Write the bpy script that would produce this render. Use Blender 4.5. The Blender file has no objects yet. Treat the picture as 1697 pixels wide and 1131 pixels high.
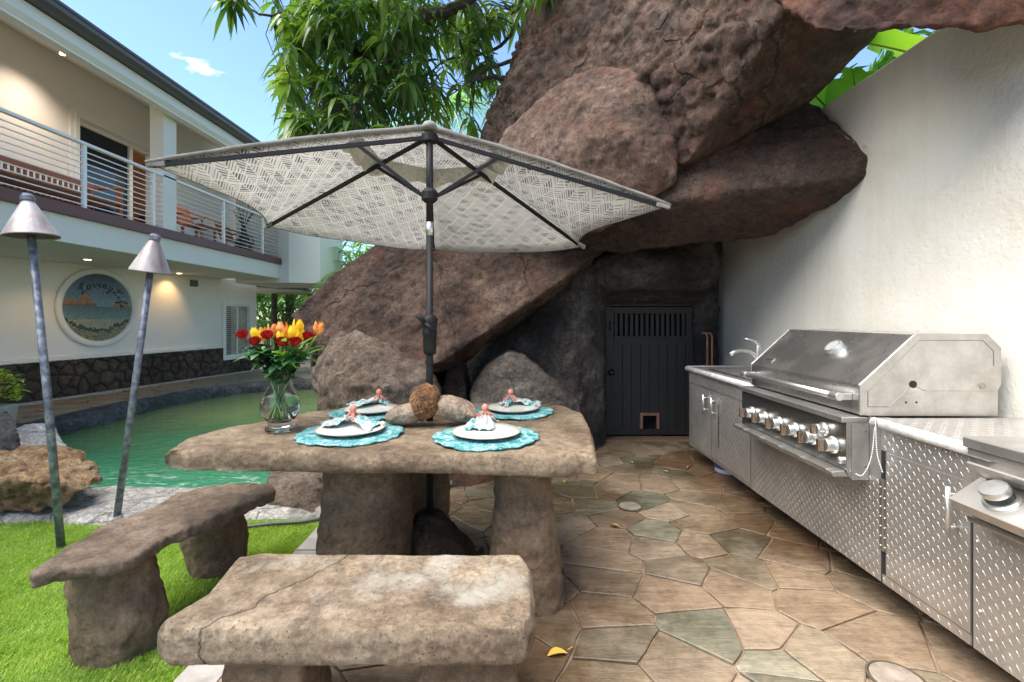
import bpy, bmesh, math, random
import numpy as np
from mathutils import Vector, Matrix, noise
random.seed(7); np.random.seed(7)
PI = math.pi; R = math.radians
scene = bpy.context.scene
col = scene.collection

# ------------------------------------------------------------------ camera
CH = 1.37; FPX = 800.0; CX, CY = 848.5, 527.0
cam_d = bpy.data.cameras.new('camera'); cam = bpy.data.objects.new('camera', cam_d); col.objects.link(cam)
cam.location = (0, 0, CH); cam.rotation_euler = (R(90), 0, 0)
cam_d.sensor_width = 36; cam_d.lens = FPX/1697*36
cam_d.shift_x = 0.0; cam_d.shift_y = -(565.5-CY)/1697
cam_d.clip_start = 0.05; cam_d.clip_end = 2000
scene.camera = cam

# ------------------------------------------------------------------ world and sun
SUN_EL, SUN_AZ = R(62), R(-105)      # azimuth measured from +Y towards +X
world = bpy.data.worlds.new('World'); scene.world = world; world.use_nodes = True
wn = world.node_tree.nodes; wl = world.node_tree.links; wn.clear()
sky = wn.new('ShaderNodeTexSky'); sky.sky_type = 'NISHITA'; sky.sun_disc = False
sky.sun_elevation = SUN_EL; sky.sun_rotation = SUN_AZ; sky.air_density = 1.0; sky.dust_density = 0.3; sky.ozone_density = 4.5
tc = wn.new('ShaderNodeTexCoord'); mp = wn.new('ShaderNodeMapping'); mp.inputs['Scale'].default_value = (1, 1, 2.6); mp.inputs['Location'].default_value = (.37, .2, .1)
nz = wn.new('ShaderNodeTexNoise'); nz.inputs['Scale'].default_value = 5.5; nz.inputs['Detail'].default_value = 9; nz.inputs['Roughness'].default_value = .58
cr = wn.new('ShaderNodeValToRGB'); cr.color_ramp.elements[0].position = .62; cr.color_ramp.elements[1].position = .80
mx = wn.new('ShaderNodeMixRGB'); mx.inputs[2].default_value = (12, 12.2, 12.5, 1)
bg = wn.new('ShaderNodeBackground'); bg.inputs['Strength'].default_value = 0.13
ow = wn.new('ShaderNodeOutputWorld')
wl.new(tc.outputs['Generated'], mp.inputs[0]); wl.new(mp.outputs[0], nz.inputs['Vector']); wl.new(nz.outputs['Fac'], cr.inputs[0])
wl.new(cr.outputs[0], mx.inputs[0]); wl.new(sky.outputs[0], mx.inputs[1]); wl.new(mx.outputs[0], bg.inputs[0]); wl.new(bg.outputs[0], ow.inputs[0])
sun_d = bpy.data.lights.new('sun', 'SUN'); sun = bpy.data.objects.new('sun', sun_d); col.objects.link(sun)
sun_d.energy = 4.8; sun_d.angle = R(72); sun_d.color = (1, .94, .84)
sdir = Vector((math.sin(SUN_AZ)*math.cos(SUN_EL), math.cos(SUN_AZ)*math.cos(SUN_EL), math.sin(SUN_EL)))
sun.rotation_euler = sdir.to_track_quat('Z', 'Y').to_euler()
vs = scene.view_settings; vs.view_transform = 'Standard'; vs.look = 'None'; vs.exposure = 1.42; vs.gamma = 1
try: vs.use_curve_mapping = False
except Exception: pass
scene.cycles.max_bounces = 8; scene.cycles.transparent_max_bounces = 16
try: scene.cycles.use_denoising = True
except Exception: pass

# ------------------------------------------------------------------ helpers
def P(px, py, Y): return Vector(((px-CX)/FPX*Y, Y, CH-(py-CY)/FPX*Y))
def F(px, py, z=0.0):            # point on a horizontal plane of height z
    Y = FPX*(CH-z)/(py-CY); return Vector(((px-CX)/FPX*Y, Y, z))

class MB:
    def __init__(s): s.v = []; s.f = []; s.m = []
    def add(s, vs_, fs, mi=0):
        o = len(s.v); s.v += [tuple(v) for v in vs_]; s.f += [tuple(i+o for i in f) for f in fs]; s.m += [mi]*len(fs); return s
    def box(s, a, b, mi=0):
        x0, y0, z0 = a; x1, y1, z1 = b
        return s.hexa([(x0,y0,z0),(x1,y0,z0),(x1,y1,z0),(x0,y1,z0),(x0,y0,z1),(x1,y0,z1),(x1,y1,z1),(x0,y1,z1)], mi)
    def hexa(s, v, mi=0): return s.add(v, [(0,3,2,1),(4,5,6,7),(0,1,5,4),(1,2,6,5),(2,3,7,6),(3,0,4,7)], mi)
    def bar(s, p, q, w, h, up=(0,0,1), mi=0):
        p = Vector(p); q = Vector(q); d = (q-p).normalized(); u = Vector(up)
        if abs(d.dot(u)) > .98: u = Vector((0,1,0))
        sd = d.cross(u).normalized()*(w/2); u = sd.cross(d).normalized()*(h/2)
        return s.hexa([p-sd-u, p+sd-u, q+sd-u, q-sd-u, p-sd+u, p+sd+u, q+sd+u, q-sd+u], mi)
    def tube(s, pts, r, n=8, mi=0, caps=True):
        pts = [Vector(p) for p in pts]; k = len(pts)
        rs = r if isinstance(r, (list, tuple)) else [r]*k
        vs_ = []; u = None
        for i, p in enumerate(pts):
            d = (pts[min(i+1,k-1)]-pts[max(i-1,0)]).normalized()
            if u is None:
                u = Vector((0,0,1)) if abs(d.z) < .9 else Vector((1,0,0))
            a = d.cross(u).normalized(); u = a.cross(d).normalized()
            for j in range(n):
                t = 2*PI*j/n; vs_.append(p+(a*math.cos(t)+u*math.sin(t))*rs[i])
        fs = [(i*n+j, i*n+(j+1)%n, (i+1)*n+(j+1)%n, (i+1)*n+j) for i in range(k-1) for j in range(n)]
        if caps: fs += [tuple(range(n-1,-1,-1)), tuple((k-1)*n+j for j in range(n))]
        return s.add(vs_, fs, mi)
    def lathe(s, prof, c=(0,0,0), n=24, M=None, mi=0, caps=True):
        c = Vector(c); vs_ = []
        for r, z in prof:
            for j in range(n):
                t = 2*PI*j/n; v = Vector((r*math.cos(t), r*math.sin(t), z))
                vs_.append((M @ v if M else v)+c)
        k = len(prof)
        fs = [(i*n+j, i*n+(j+1)%n, (i+1)*n+(j+1)%n, (i+1)*n+j) for i in range(k-1) for j in range(n)]
        if caps and prof[0][0] > 1e-4: fs.append(tuple(range(n-1,-1,-1)))
        if caps and prof[-1][0] > 1e-4: fs.append(tuple((k-1)*n+j for j in range(n)))
        return s.add(vs_, fs, mi)
    def prism(s, poly, a, b, mi=0):      # poly: list of 3D points, extruded by vectors a..b
        a = Vector(a); b = Vector(b); n = len(poly)
        vs_ = [Vector(p)+a for p in poly]+[Vector(p)+b for p in poly]
        return s.add(vs_, [tuple(range(n-1,-1,-1)), tuple(range(n,2*n))]+[(i,(i+1)%n,n+(i+1)%n,n+i) for i in range(n)], mi)
    def sphere(s, c, r, n=12, m=8, sc=(1,1,1), mi=0):
        return s.lathe([(max(1e-5, r*math.sin(PI*i/m)), -r*math.cos(PI*i/m)) for i in range(m+1)], c, n, Matrix.Diagonal(sc), mi)
    def hull(s, pts, mi=0):
        bm = bmesh.new()
        for p in pts: bm.verts.new(p)
        bmesh.ops.convex_hull(bm, input=bm.verts)
        bm.verts.ensure_lookup_table()
        used = [v for v in bm.verts if v.link_faces]; idx = {v: i for i, v in enumerate(used)}
        s.add([v.co.copy() for v in used], [tuple(idx[v] for v in f.verts) for f in bm.faces], mi); bm.free(); return s

WLOC = {}
def rootloc(p):
    while p is not None and p.parent is not None: p = p.parent
    return WLOC.get(p.name, Vector((0,0,0))) if p is not None else Vector((0,0,0))
def settag(o, label=None, cat=None, group=None, kind=None):
    if label: o['label'] = label
    if cat: o['category'] = cat
    if group: o['group'] = group
    if kind: o['kind'] = kind
    return o
def mesh_from(name, v, f, mats, mi=None, smooth=False, fix=True):
    me = bpy.data.meshes.new(name); me.from_pydata([tuple(x) for x in v], [], f)
    if not isinstance(mats, (list, tuple)): mats = [mats]
    for m_ in mats: me.materials.append(m_)
    if mi and len(mats) > 1: me.polygons.foreach_set('material_index', mi)
    if fix:
        bm = bmesh.new(); bm.from_mesh(me); bmesh.ops.recalc_face_normals(bm, faces=bm.faces); bm.to_mesh(me); bm.free()
    if smooth: me.polygons.foreach_set('use_smooth', [True]*len(me.polygons))
    me.update(); return me
def finish(me, smooth):
    if smooth == 'auto':
        try: me.set_sharp_from_angle(angle=R(35)); 
        except Exception: pass
def obj(name, mb, mats, parent=None, smooth=False, bevel=0, segs=2, fix=True):
    L = rootloc(parent) if parent is not None else None
    v = mb.v
    if L is not None: v = [(a[0]-L.x, a[1]-L.y, a[2]-L.z) for a in v]
    me = mesh_from(name, v, mb.f, mats, mb.m, bool(smooth), fix); finish(me, smooth)
    o = bpy.data.objects.new(name, me); col.objects.link(o)
    if parent is not None: o.parent = parent
    if bevel:
        b = o.modifiers.new('bevel', 'BEVEL'); b.width = bevel; b.segments = segs; b.limit_method = 'ANGLE'; b.angle_limit = R(35)
    return o
def single(name, mb, mats, label, cat, group=None, loc=None, **k):
    """a thing that is one mesh, with its origin at loc"""
    if loc is None:
        a = np.array(mb.v); loc = Vector((a[:,0].mean(), a[:,1].mean(), a[:,2].min()))
    loc = Vector(loc); m2 = MB(); m2.v = [(v[0]-loc.x, v[1]-loc.y, v[2]-loc.z) for v in mb.v]; m2.f = mb.f; m2.m = mb.m
    o = obj(name, m2, mats, None, **k); o.location = loc; WLOC[o.name] = loc
    return settag(o, label, cat, group)
def thing(name, label, cat, loc=(0,0,0), group=None):
    o = bpy.data.objects.new(name, None); col.objects.link(o); o.location = loc; o.empty_display_size = .1
    WLOC[o.name] = Vector(loc); return settag(o, label, cat, group)
def struct(name, mb, mats, **k):
    return settag(obj(name, mb, mats, None, **k), kind='structure')
def copy_tree(o, parent=None):
    c = o.copy(); col.objects.link(c); c.parent = parent
    for ch in list(o.children): copy_tree(ch, c)
    if parent is None: WLOC[c.name] = Vector(o.location)
    return c

TEX = {}
def tex(kind, size, depth=4, **k):
    key = (kind, size, depth)
    if key in TEX: return TEX[key]
    t = bpy.data.textures.new('t%d' % len(TEX), kind)
    if kind == 'CLOUDS': t.noise_scale = size; t.noise_depth = depth; t.noise_basis = 'ORIGINAL_PERLIN'
    if kind == 'MUSGRAVE': t.noise_scale = size; t.octaves = depth; t.musgrave_type = 'RIDGED_MULTIFRACTAL'; t.noise_basis = 'ORIGINAL_PERLIN'
    if kind == 'VORONOI': t.noise_scale = size; t.distance_metric = 'DISTANCE'
    TEX[key] = t; return t
def sculpt(name, mb, mats, parent=None, voxel=.03, smooth=6, disps=(), label=None, cat=None, group=None, loc=None, kind=None, mask=None):
    """union of solids -> voxel remesh -> smoothing -> displacement, baked into one mesh"""
    v = mb.v; a = np.array(v)
    if parent is not None: L = rootloc(parent)
    elif loc is not None: L = Vector(loc)
    else: L = Vector((a[:,0].mean(), a[:,1].mean(), a[:,2].min()))
    # bake in world space so neighbouring rocks differ
    me = mesh_from(name, v, mb.f, mats)
    t = bpy.data.objects.new('tmp', me); col.objects.link(t)
    m = t.modifiers.new('r', 'REMESH'); m.mode = 'VOXEL'; m.voxel_size = voxel
    if smooth:
        m = t.modifiers.new('s', 'SMOOTH'); m.factor = .5; m.iterations = smooth
    if mask:
        dg = bpy.context.evaluated_depsgraph_get(); dg.update()
        mm_ = bpy.data.meshes.new_from_object(t.evaluated_get(dg)); bpy.data.objects.remove(t)
        t = bpy.data.objects.new('tmp', mm_); col.objects.link(t); nv = len(mm_.vertices)
        nn_ = np.zeros(nv*3, dtype=np.float32); mm_.vertex_normals.foreach_get('vector', nn_); co_ = np.zeros(nv*3, dtype=np.float32); mm_.vertices.foreach_get('co', co_)
        wts = mask(nn_.reshape(-1,3), co_.reshape(-1,3)); vgp = t.vertex_groups.new(name='m')
        lv = np.clip((wts*10).round().astype(int), 0, 10)
        for q in range(1, 11): vgp.add(np.nonzero(lv == q)[0].tolist(), q/10, 'REPLACE')
    for kind_, size, depth, strength, mid in disps:
        m = t.modifiers.new('d', 'DISPLACE'); m.texture = tex(kind_, size, depth); m.strength = strength; m.mid_level = mid
        m.texture_coords = 'GLOBAL'
        if mask: m.vertex_group = 'm'
    dg = bpy.context.evaluated_depsgraph_get(); dg.update()
    me2 = bpy.data.meshes.new_from_object(t.evaluated_get(dg)); me2.name = name
    bpy.data.objects.remove(t)
    me2.transform(Matrix.Translation(-L)); me2.polygons.foreach_set('use_smooth', [True]*len(me2.polygons))
    me2.materials.clear()
    for m_ in (mats if isinstance(mats, (list, tuple)) else [mats]): me2.materials.append(m_)
    o = bpy.data.objects.new(name, me2); col.objects.link(o)
    if parent is not None: o.parent = parent
    else: o.location = L; WLOC[o.name] = Vector(L)
    return settag(o, label, cat, group, kind)

# ------------------------------------------------------------------ materials
def base(name):
    m = bpy.data.materials.new(name); m.use_nodes = True
    return m, m.node_tree.nodes, m.node_tree.links, m.node_tree.nodes['Principled BSDF']
def setp(p, **k):
    for a, b in k.items():
        n = a.replace('_', ' ')
        if n in p.inputs: p.inputs[n].default_value = b
def flat(name, c, rough=.6, metal=0, **k):
    m, n, l, p = base(name); p.inputs['Base Color'].default_value = (*c, 1); setp(p, Roughness=rough, Metallic=metal); 
    for a, b in k.items(): p.inputs[a].default_value = b
    return m
def node_noise(n, l, vec, scale, detail=6, rough=.6, dist=0):
    t = n.new('ShaderNodeTexNoise'); t.inputs['Scale'].default_value = scale; t.inputs['Detail'].default_value = detail
    t.inputs['Roughness'].default_value = rough; t.inputs['Distortion'].default_value = dist; l.new(vec, t.inputs['Vector']); return t.outputs['Fac']
def node_ramp(n, l, fac, stops):
    r = n.new('ShaderNodeValToRGB'); e = r.color_ramp.elements
    while len(e) < len(stops): e.new(.5)
    for x, (p, c) in zip(e, stops): x.position = p; x.color = (*c, 1) if len(c) == 3 else c
    l.new(fac, r.inputs[0]); return r.outputs[0]
def node_mix(n, l, fac, a, b, mode='MIX'):
    x = n.new('ShaderNodeMixRGB'); x.blend_type = mode
    for i, s_ in ((0, fac), (1, a), (2, b)):
        if isinstance(s_, (int, float)): x.inputs[i].default_value = s_
        elif isinstance(s_, tuple): x.inputs[i].default_value = (*s_, 1)
        else: l.new(s_, x.inputs[i])
    return x.outputs[0]
def node_bump(n, l, h, strength, dist, prev=None):
    b = n.new('ShaderNodeBump'); b.inputs['Strength'].default_value = strength; b.inputs['Distance'].default_value = dist
    l.new(h, b.inputs['Height'])
    if prev is not None: l.new(prev, b.inputs['Normal'])
    return b.outputs[0]
def coords(n, kind='Object'): return n.new('ShaderNodeTexCoord').outputs[kind]
def geo_pos(n): return n.new('ShaderNodeNewGeometry').outputs['Position']
def g(v): return (v, v, v)
def rockmat(name, stops, patch=None, scale=1.6, fine=14, rough=.85, bump=1.0, speck=None, streak=False, pits=30, moss=None, white=None, crack=None, lines=(), cst=1.0):
    stops = [(q, tuple(min(.85, x*1.45) for x in cc_)) for q, cc_ in stops]
    m, n, l, p = base(name); v = geo_pos(n)
    f = node_noise(n, l, v, scale, 12, .68, .15)
    c = node_ramp(n, l, f, stops)
    f2 = node_noise(n, l, v, fine, 10, .78)
    c = node_mix(n, l, .8*cst, c, node_ramp(n, l, f2, [(.36, g(.28)), (.5, g(.95)), (.66, g(1.6))]), 'MULTIPLY')
    c = node_mix(n, l, .6*cst, c, node_ramp(n, l, node_noise(n, l, v, 48, 6, .8), [(.38, g(.4)), (.5, g(1)), (.62, g(1.5))]), 'MULTIPLY')
    if patch:
        f3 = node_noise(n, l, v, patch[1], 10, .7, .3)
        c = node_mix(n, l, node_ramp(n, l, f3, [(patch[2], g(0)), (patch[2]+.14, g(patch[3]))]), c, patch[0])
    for extra in (moss, white):
        if extra:
            f4 = node_noise(n, l, v, extra[1], 12, .72, .2)
            c = node_mix(n, l, node_ramp(n, l, f4, [(extra[2], g(0)), (extra[2]+.12, g(extra[3]))]), c, extra[0])
    if speck:
        vo = n.new('ShaderNodeTexVoronoi'); vo.inputs['Scale'].default_value = speck[1]; l.new(v, vo.inputs['Vector'])
        c = node_mix(n, l, node_ramp(n, l, vo.outputs['Distance'], [((speck+(.06,))[2]*.6, g(.8)), ((speck+(.06,))[2], g(0))]), c, speck[0])
    if streak:
        mpn = n.new('ShaderNodeMapping'); mpn.inputs['Scale'].default_value = (14, 14, 1.6); l.new(v, mpn.inputs[0])
        fs = node_noise(n, l, mpn.outputs[0], 1.0, 5, .6)
        c = node_mix(n, l, .5, c, node_ramp(n, l, fs, [(.35, g(.55)), (.65, g(1.3))]), 'MULTIPLY')
    if crack:
        vo = n.new('ShaderNodeTexVoronoi'); vo.feature = 'DISTANCE_TO_EDGE'; vo.inputs['Scale'].default_value = crack
        nd = n.new('ShaderNodeTexNoise'); nd.inputs['Scale'].default_value = 3; nd.inputs['Detail'].default_value = 8; l.new(v, nd.inputs['Vector'])
        va = n.new('ShaderNodeVectorMath'); va.operation = 'MULTIPLY_ADD'; va.inputs[1].default_value = (.45,.45,.45); l.new(nd.outputs['Color'], va.inputs[0]); l.new(v, va.inputs[2])
        l.new(va.outputs[0], vo.inputs['Vector'])
        ck = node_ramp(n, l, vo.outputs['Distance'], [(.002, g(.2)), (.011, g(1))])
        c = node_mix(n, l, .8, c, ck, 'MULTIPLY')
    lh = None
    for (p0, p1, wd, wob) in lines:
        dx, dy = p1[0]-p0[0], p1[1]-p0[1]; L_ = math.hypot(dx, dy); nx, ny = -dy/L_, dx/L_
        nd = n.new('ShaderNodeTexNoise'); nd.inputs['Scale'].default_value = 9; nd.inputs['Detail'].default_value = 8; l.new(v, nd.inputs['Vector'])
        va = n.new('ShaderNodeVectorMath'); va.operation = 'MULTIPLY_ADD'; va.inputs[1].default_value = (wob,wob,0); l.new(nd.outputs['Color'], va.inputs[0]); l.new(v, va.inputs[2])
        dt_ = n.new('ShaderNodeVectorMath'); dt_.operation = 'DOT_PRODUCT'; dt_.inputs[1].default_value = (nx, ny, 0); l.new(va.outputs[0], dt_.inputs[0])
        sb_ = n.new('ShaderNodeMath'); sb_.operation = 'SUBTRACT'; sb_.inputs[1].default_value = p0[0]*nx+p0[1]*ny+wob*.5*(nx+ny); l.new(dt_.outputs['Value'], sb_.inputs[0])
        ab_ = n.new('ShaderNodeMath'); ab_.operation = 'ABSOLUTE'; l.new(sb_.outputs[0], ab_.inputs[0])
        k_ = node_ramp(n, l, ab_.outputs[0], [(wd*.35, g(.25)), (wd, g(1))]); c = node_mix(n, l, .85, c, k_, 'MULTIPLY')
        lh = k_ if lh is None else node_mix(n, l, 1.0, lh, k_, 'MULTIPLY')
    l.new(c, p.inputs['Base Color'])
    fr = node_noise(n, l, v, scale*2, 5); l.new(node_ramp(n, l, fr, [(.35, g(rough-.25)), (.6, g(rough))]), p.inputs['Roughness'])
    vp = n.new('ShaderNodeTexVoronoi'); vp.inputs['Scale'].default_value = pits; vp.feature = 'SMOOTH_F1'; l.new(v, vp.inputs['Vector'])
    b = node_bump(n, l, node_noise(n, l, v, fine*.45, 10, .75, .1), min(1,.9*bump), .22); b = node_bump(n, l, f2, min(1,.9*bump), .13, b)
    b = node_bump(n, l, vp.outputs['Distance'], .7*bump, .05, b)
    fg_ = node_noise(n, l, v, 55, 8, .8); b = node_bump(n, l, fg_, min(1,bump), .035, b)
    if crack: b = node_bump(n, l, ck, .8, .02, b)
    if lh is not None: b = node_bump(n, l, lh, 1.0, .02, b)
    l.new(b, p.inputs['Normal']); setp(p, Specular_IOR_Level=.35); return m
def noisy(name, stops, scale=6, rough=.6, bump=.2, bscale=60, metal=0, detail=8, bdist=.01, spec=.5, rr=.1, coord='pos', stretch=None):
    m, n, l, p = base(name); v = geo_pos(n) if coord == 'pos' else coords(n)
    if stretch:
        mp_ = n.new('ShaderNodeMapping'); mp_.inputs['Scale'].default_value = stretch; l.new(v, mp_.inputs[0]); v = mp_.outputs[0]
    f = node_noise(n, l, v, scale, detail, .6, .3); l.new(node_ramp(n, l, f, stops), p.inputs['Base Color'])
    l.new(node_ramp(n, l, f, [(.3, g(max(.02, rough-rr))), (.7, g(rough+rr))]), p.inputs['Roughness'])
    if bump: l.new(node_bump(n, l, node_noise(n, l, v, bscale, 6, .6), bump, bdist), p.inputs['Normal'])
    setp(p, Metallic=metal, Specular_IOR_Level=spec); return m

# ------------------------------------------------------------------ Voronoi stones
def clip(poly, nx, ny, d):
    out = []
    k = len(poly)
    for i in range(k):
        a = poly[i]; b = poly[(i+1) % k]
        da = a[0]*nx+a[1]*ny-d; db = b[0]*nx+b[1]*ny-d
        if da <= 0: out.append(a)
        if da*db < 0:
            t = da/(da-db); out.append((a[0]+(b[0]-a[0])*t, a[1]+(b[1]-a[1])*t))
    return out
def voronoi(sites, bound, gap=0.0, sx=1.0):
    """cells of the sites clipped to convex bound polygon; sx squeezes x before measuring"""
    S = np.array([(x*sx, y) for x, y in sites]); cells = []
    Bd = [(x*sx, y) for x, y in bound]
    for i, s_ in enumerate(S):
        d = ((S-s_)**2).sum(1); o = np.argsort(d)[1:26]; poly = Bd
        for j in o:
            t = S[j]; nx, ny = t-s_; L = math.hypot(nx, ny)
            if L < 1e-6: continue
            nx /= L; ny /= L; mid = (t+s_)/2
            poly = clip(poly, nx, ny, mid[0]*nx+mid[1]*ny-gap/2)
            if len(poly) < 3: break
        cells.append([(x/sx, y) for x, y in poly] if len(poly) > 2 else None)
    return cells
def grid_sites(x0, x1, y0, y1, dx, dy, jit=.32, rnd=random):
    out = []; r = 0; y = y0
    while y < y1:
        x = x0+(dx/2 if r % 2 else 0)
        while x < x1:
            out.append((x+rnd.uniform(-jit, jit)*dx, y+rnd.uniform(-jit, jit)*dy)); x += dx
        y += dy; r += 1
    return out
def stone_mb(poly, fmap, h, bev=.008, wob=.004, dome=.0, sub=2, drop=.0):
    """poly 2D -> stone with chamfered edge; fmap(u, v, height) -> world"""
    pts = []
    k = len(poly)
    for i in range(k):
        a = poly[i]; b = poly[(i+1) % k]; L = math.hypot(b[0]-a[0], b[1]-a[1])
        nsub = 1 if L < .04 else sub
        for s_ in range(nsub):
            t = s_/nsub; t = max(t, 0)
            x = a[0]+(b[0]-a[0])*t; y = a[1]+(b[1]-a[1])*t
            pts.append((x+random.uniform(-wob, wob), y+random.uniform(-wob, wob)))
    cx = sum(p[0] for p in pts)/len(pts); cy = sum(p[1] for p in pts)/len(pts)
    rad = max(.02, min(math.hypot(p[0]-cx, p[1]-cy) for p in pts)); n = len(pts)
    m = MB(); tz = [random.uniform(-1, 1)*drop for _ in pts]
    vs_ = [fmap(x, y, 0) for x, y in pts]
    vs_ += [fmap(x, y, h-bev+tz[i]*.5) for i, (x, y) in enumerate(pts)]
    q = 1-bev/rad*1.3; vs_ += [fmap(cx+(x-cx)*q, cy+(y-cy)*q, h+tz[i]) for i, (x, y) in enumerate(pts)]
    q2 = .55; fs = [(i, (i+1)%n, n+(i+1)%n, n+i) for i in range(n)]+[(n+i, n+(i+1)%n, 2*n+(i+1)%n, 2*n+i) for i in range(n)]
    if dome:
        vs_ += [fmap(cx+(x-cx)*q2, cy+(y-cy)*q2, h+dome*.8) for x, y in pts]; fs += [(2*n+i, 2*n+(i+1)%n, 3*n+(i+1)%n, 3*n+i) for i in range(n)]
        vs_.append(fmap(cx, cy, h+dome)); fs += [(3*n+i, 3*n+(i+1)%n, 4*n) for i in range(n)]
    else:
        fs.append(tuple(2*n+i for i in range(n)))
    return m.add(vs_, fs)
def inpoly(x, y, poly):
    c = False; n = len(poly); j = n-1
    for i in range(n):
        xi, yi = poly[i][0], poly[i][1]; xj, yj = poly[j][0], poly[j][1]
        if (yi > y) != (yj > y) and x < (xj-xi)*(y-yi)/(yj-yi)+xi: c = not c
        j = i
    return c
# ------------------------------------------------------------------ palette
M = {}
M['white_wall'] = noisy('white stucco', [(.3, (.74,.72,.67)), (.7, (.80,.78,.73))], 1.2, .85, .15, 55, spec=.2)
M['wall_right'] = noisy('garden wall stucco', [(.25, (.48,.455,.40)), (.5, (.55,.53,.475)), (.75, (.585,.565,.515))], .9, .8, .6, 34, spec=.25, bdist=.012)
M['white_paint'] = flat('white paint', (.78,.78,.76), .45)
M['rail_white'] = flat('white railing paint', (.8,.8,.8), .35)
M['maroon'] = noisy('maroon cap', [(.3,(.10,.035,.035)),(.7,(.15,.055,.05))], 5, .5, .1)
M['gutter'] = noisy('gutter metal', [(.3,(.075,.07,.08)),(.7,(.11,.10,.11))], 2, .45, .05)
M['glass_dark'] = flat('dark glass', (.012,.016,.024), .06)
M['amber'] = noisy('amber interior', [(.3,(.42,.16,.04)),(.7,(.6,.27,.07))], 2, .6, 0)
M['wood'] = noisy('balcony wood', [(.3,(.23,.075,.025)),(.7,(.36,.13,.05))], 12, .45, .1, stretch=(2,8,8))
M['balcony_floor'] = flat('balcony floor', (.3,.25,.2), .7)
M['soil'] = noisy('soil', [(.3,(.05,.035,.022)),(.7,(.09,.07,.04))], 3, .95, .8, 20)
M['grout'] = noisy('grout', [(.3,(.10,.065,.04)),(.5,(.24,.165,.11)),(.7,(.33,.24,.17))], 5, .8, .5, 60)
M['turf_base'] = noisy('turf base', [(.3,(.06,.12,.02)),(.7,(.12,.22,.04))], 30, .95, .4, 90)

# ------------------------------------------------------------------ ground
gm = MB(); gm.add([(-300,-300,-.42),(300,-300,-.42),(300,300,-.42),(-300,300,-.42)], [(0,1,2,3)])
struct('ground', gm, M['soil'])
slab = MB()
slab.box((-1.27,-2.0,-.41),(2.40,6.2,-.004)); slab.box((-1.27,3.35,-.41),(-.6,5,-.0045))
struct('patio_base', slab, M['grout'])

# patio flagstones
def stonemat():
    m, n, l, p = base('flagstone'); v = geo_pos(n)
    oi = n.new('ShaderNodeObjectInfo')
    c = node_ramp(n, l, oi.outputs['Random'], [(0,(.22,.155,.105)),(.14,(.34,.265,.195)),(.26,(.40,.33,.255)),(.38,(.17,.12,.08)),(.48,(.33,.24,.165)),(.6,(.12,.145,.11)),(.7,(.25,.26,.205)),(.8,(.28,.19,.13)),(.9,(.10,.12,.095)),(1,(.36,.26,.165))])
    c = node_mix(n, l, .38, c, node_ramp(n, l, node_noise(n, l, v, 3.2, 9, .62, 1.2), [(.3,(.07,.055,.038)),(.48,(.25,.205,.15)),(.7,(.44,.34,.25))]))
    sp = n.new('ShaderNodeMapping'); sp.inputs['Rotation'].default_value = (0,0,.5); sp.inputs['Scale'].default_value = (5,26,5); l.new(v, sp.inputs[0])
    f2 = node_noise(n, l, sp.outputs[0], 1.0, 8, .65, .4)
    c = node_mix(n, l, .55, c, node_ramp(n, l, f2, [(.28, g(.6)), (.5, g(1)), (.75, g(1.3))]), 'MULTIPLY')
    c = node_mix(n, l, .6, c, node_ramp(n, l, node_noise(n, l, v, 24, 8, .7), [(.3, g(.55)), (.5, g(1)), (.7, g(1.3))]), 'MULTIPLY')
    wet = node_noise(n, l, v, .75, 6, .6, .3)
    wr = node_ramp(n, l, wet, [(.46, g(0)), (.56, g(1))])
    c = node_mix(n, l, 1.0, c, (.90,.85,.785), 'MULTIPLY'); c = node_mix(n, l, wr, c, node_mix(n, l, 1.0, c, (.50,.43,.35), 'MULTIPLY'))
    l.new(c, p.inputs['Base Color'])
    l.new(node_mix(n, l, wr, node_ramp(n, l, f2, [(.3,g(.22)),(.7,g(.42))]), g(.15)), p.inputs['Roughness'])
    b = node_bump(n, l, f2, .5, .02); b = node_bump(n, l, node_noise(n, l, v, 45, 8, .7), .4, .012, b); l.new(b, p.inputs['Normal'])
    return m
M['flagstone'] = stonemat()
rs = random.Random(21); st = random.getstate(); random.seed(21)
bound = [(-1.25,1.2),(2.38,1.2),(2.38,5.62),(-1.25,5.62)]
def rot2(x, y, a=R(14)): return (x*math.cos(a)-y*math.sin(a), x*math.sin(a)+y*math.cos(a))
sites = [rot2(x, y) for x, y in grid_sites(-2.5,5,-.5,7,.37,.235,.42,rs)]
sites = [s_ for s_ in sites if -1.5 < s_[0] < 2.6 and .9 < s_[1] < 5.9]
cells = voronoi(sites, bound, .010)
patio = bpy.data.objects['patio_base']; DRAINS = [(F(1044,842), .085), (F(1487,1131), .095)]
ns = 0
for cpoly in cells:
    if not cpoly or len(cpoly) < 3: continue
    a = 0
    for i in range(len(cpoly)): x0, y0 = cpoly[i]; x1, y1 = cpoly[(i+1)%len(cpoly)]; a += x0*y1-x1*y0
    if abs(a)/2 < .004: continue
    mx_ = sum(q[0] for q in cpoly)/len(cpoly); my_ = sum(q[1] for q in cpoly)/len(cpoly)
    hh = .008+random.uniform(-.0015,.003); tx = random.uniform(-.006,.006); ty = random.uniform(-.006,.006)
    s_ = stone_mb(cpoly, lambda x, y, z: (x, y, (z+(tx*(x-mx_)+ty*(y-my_)) if z > .001 else -.003)), hh, .003, .004, 0, 3, .0012)
    obj('flagstone', s_, M['flagstone'], patio); ns += 1
random.setstate(st)
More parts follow.
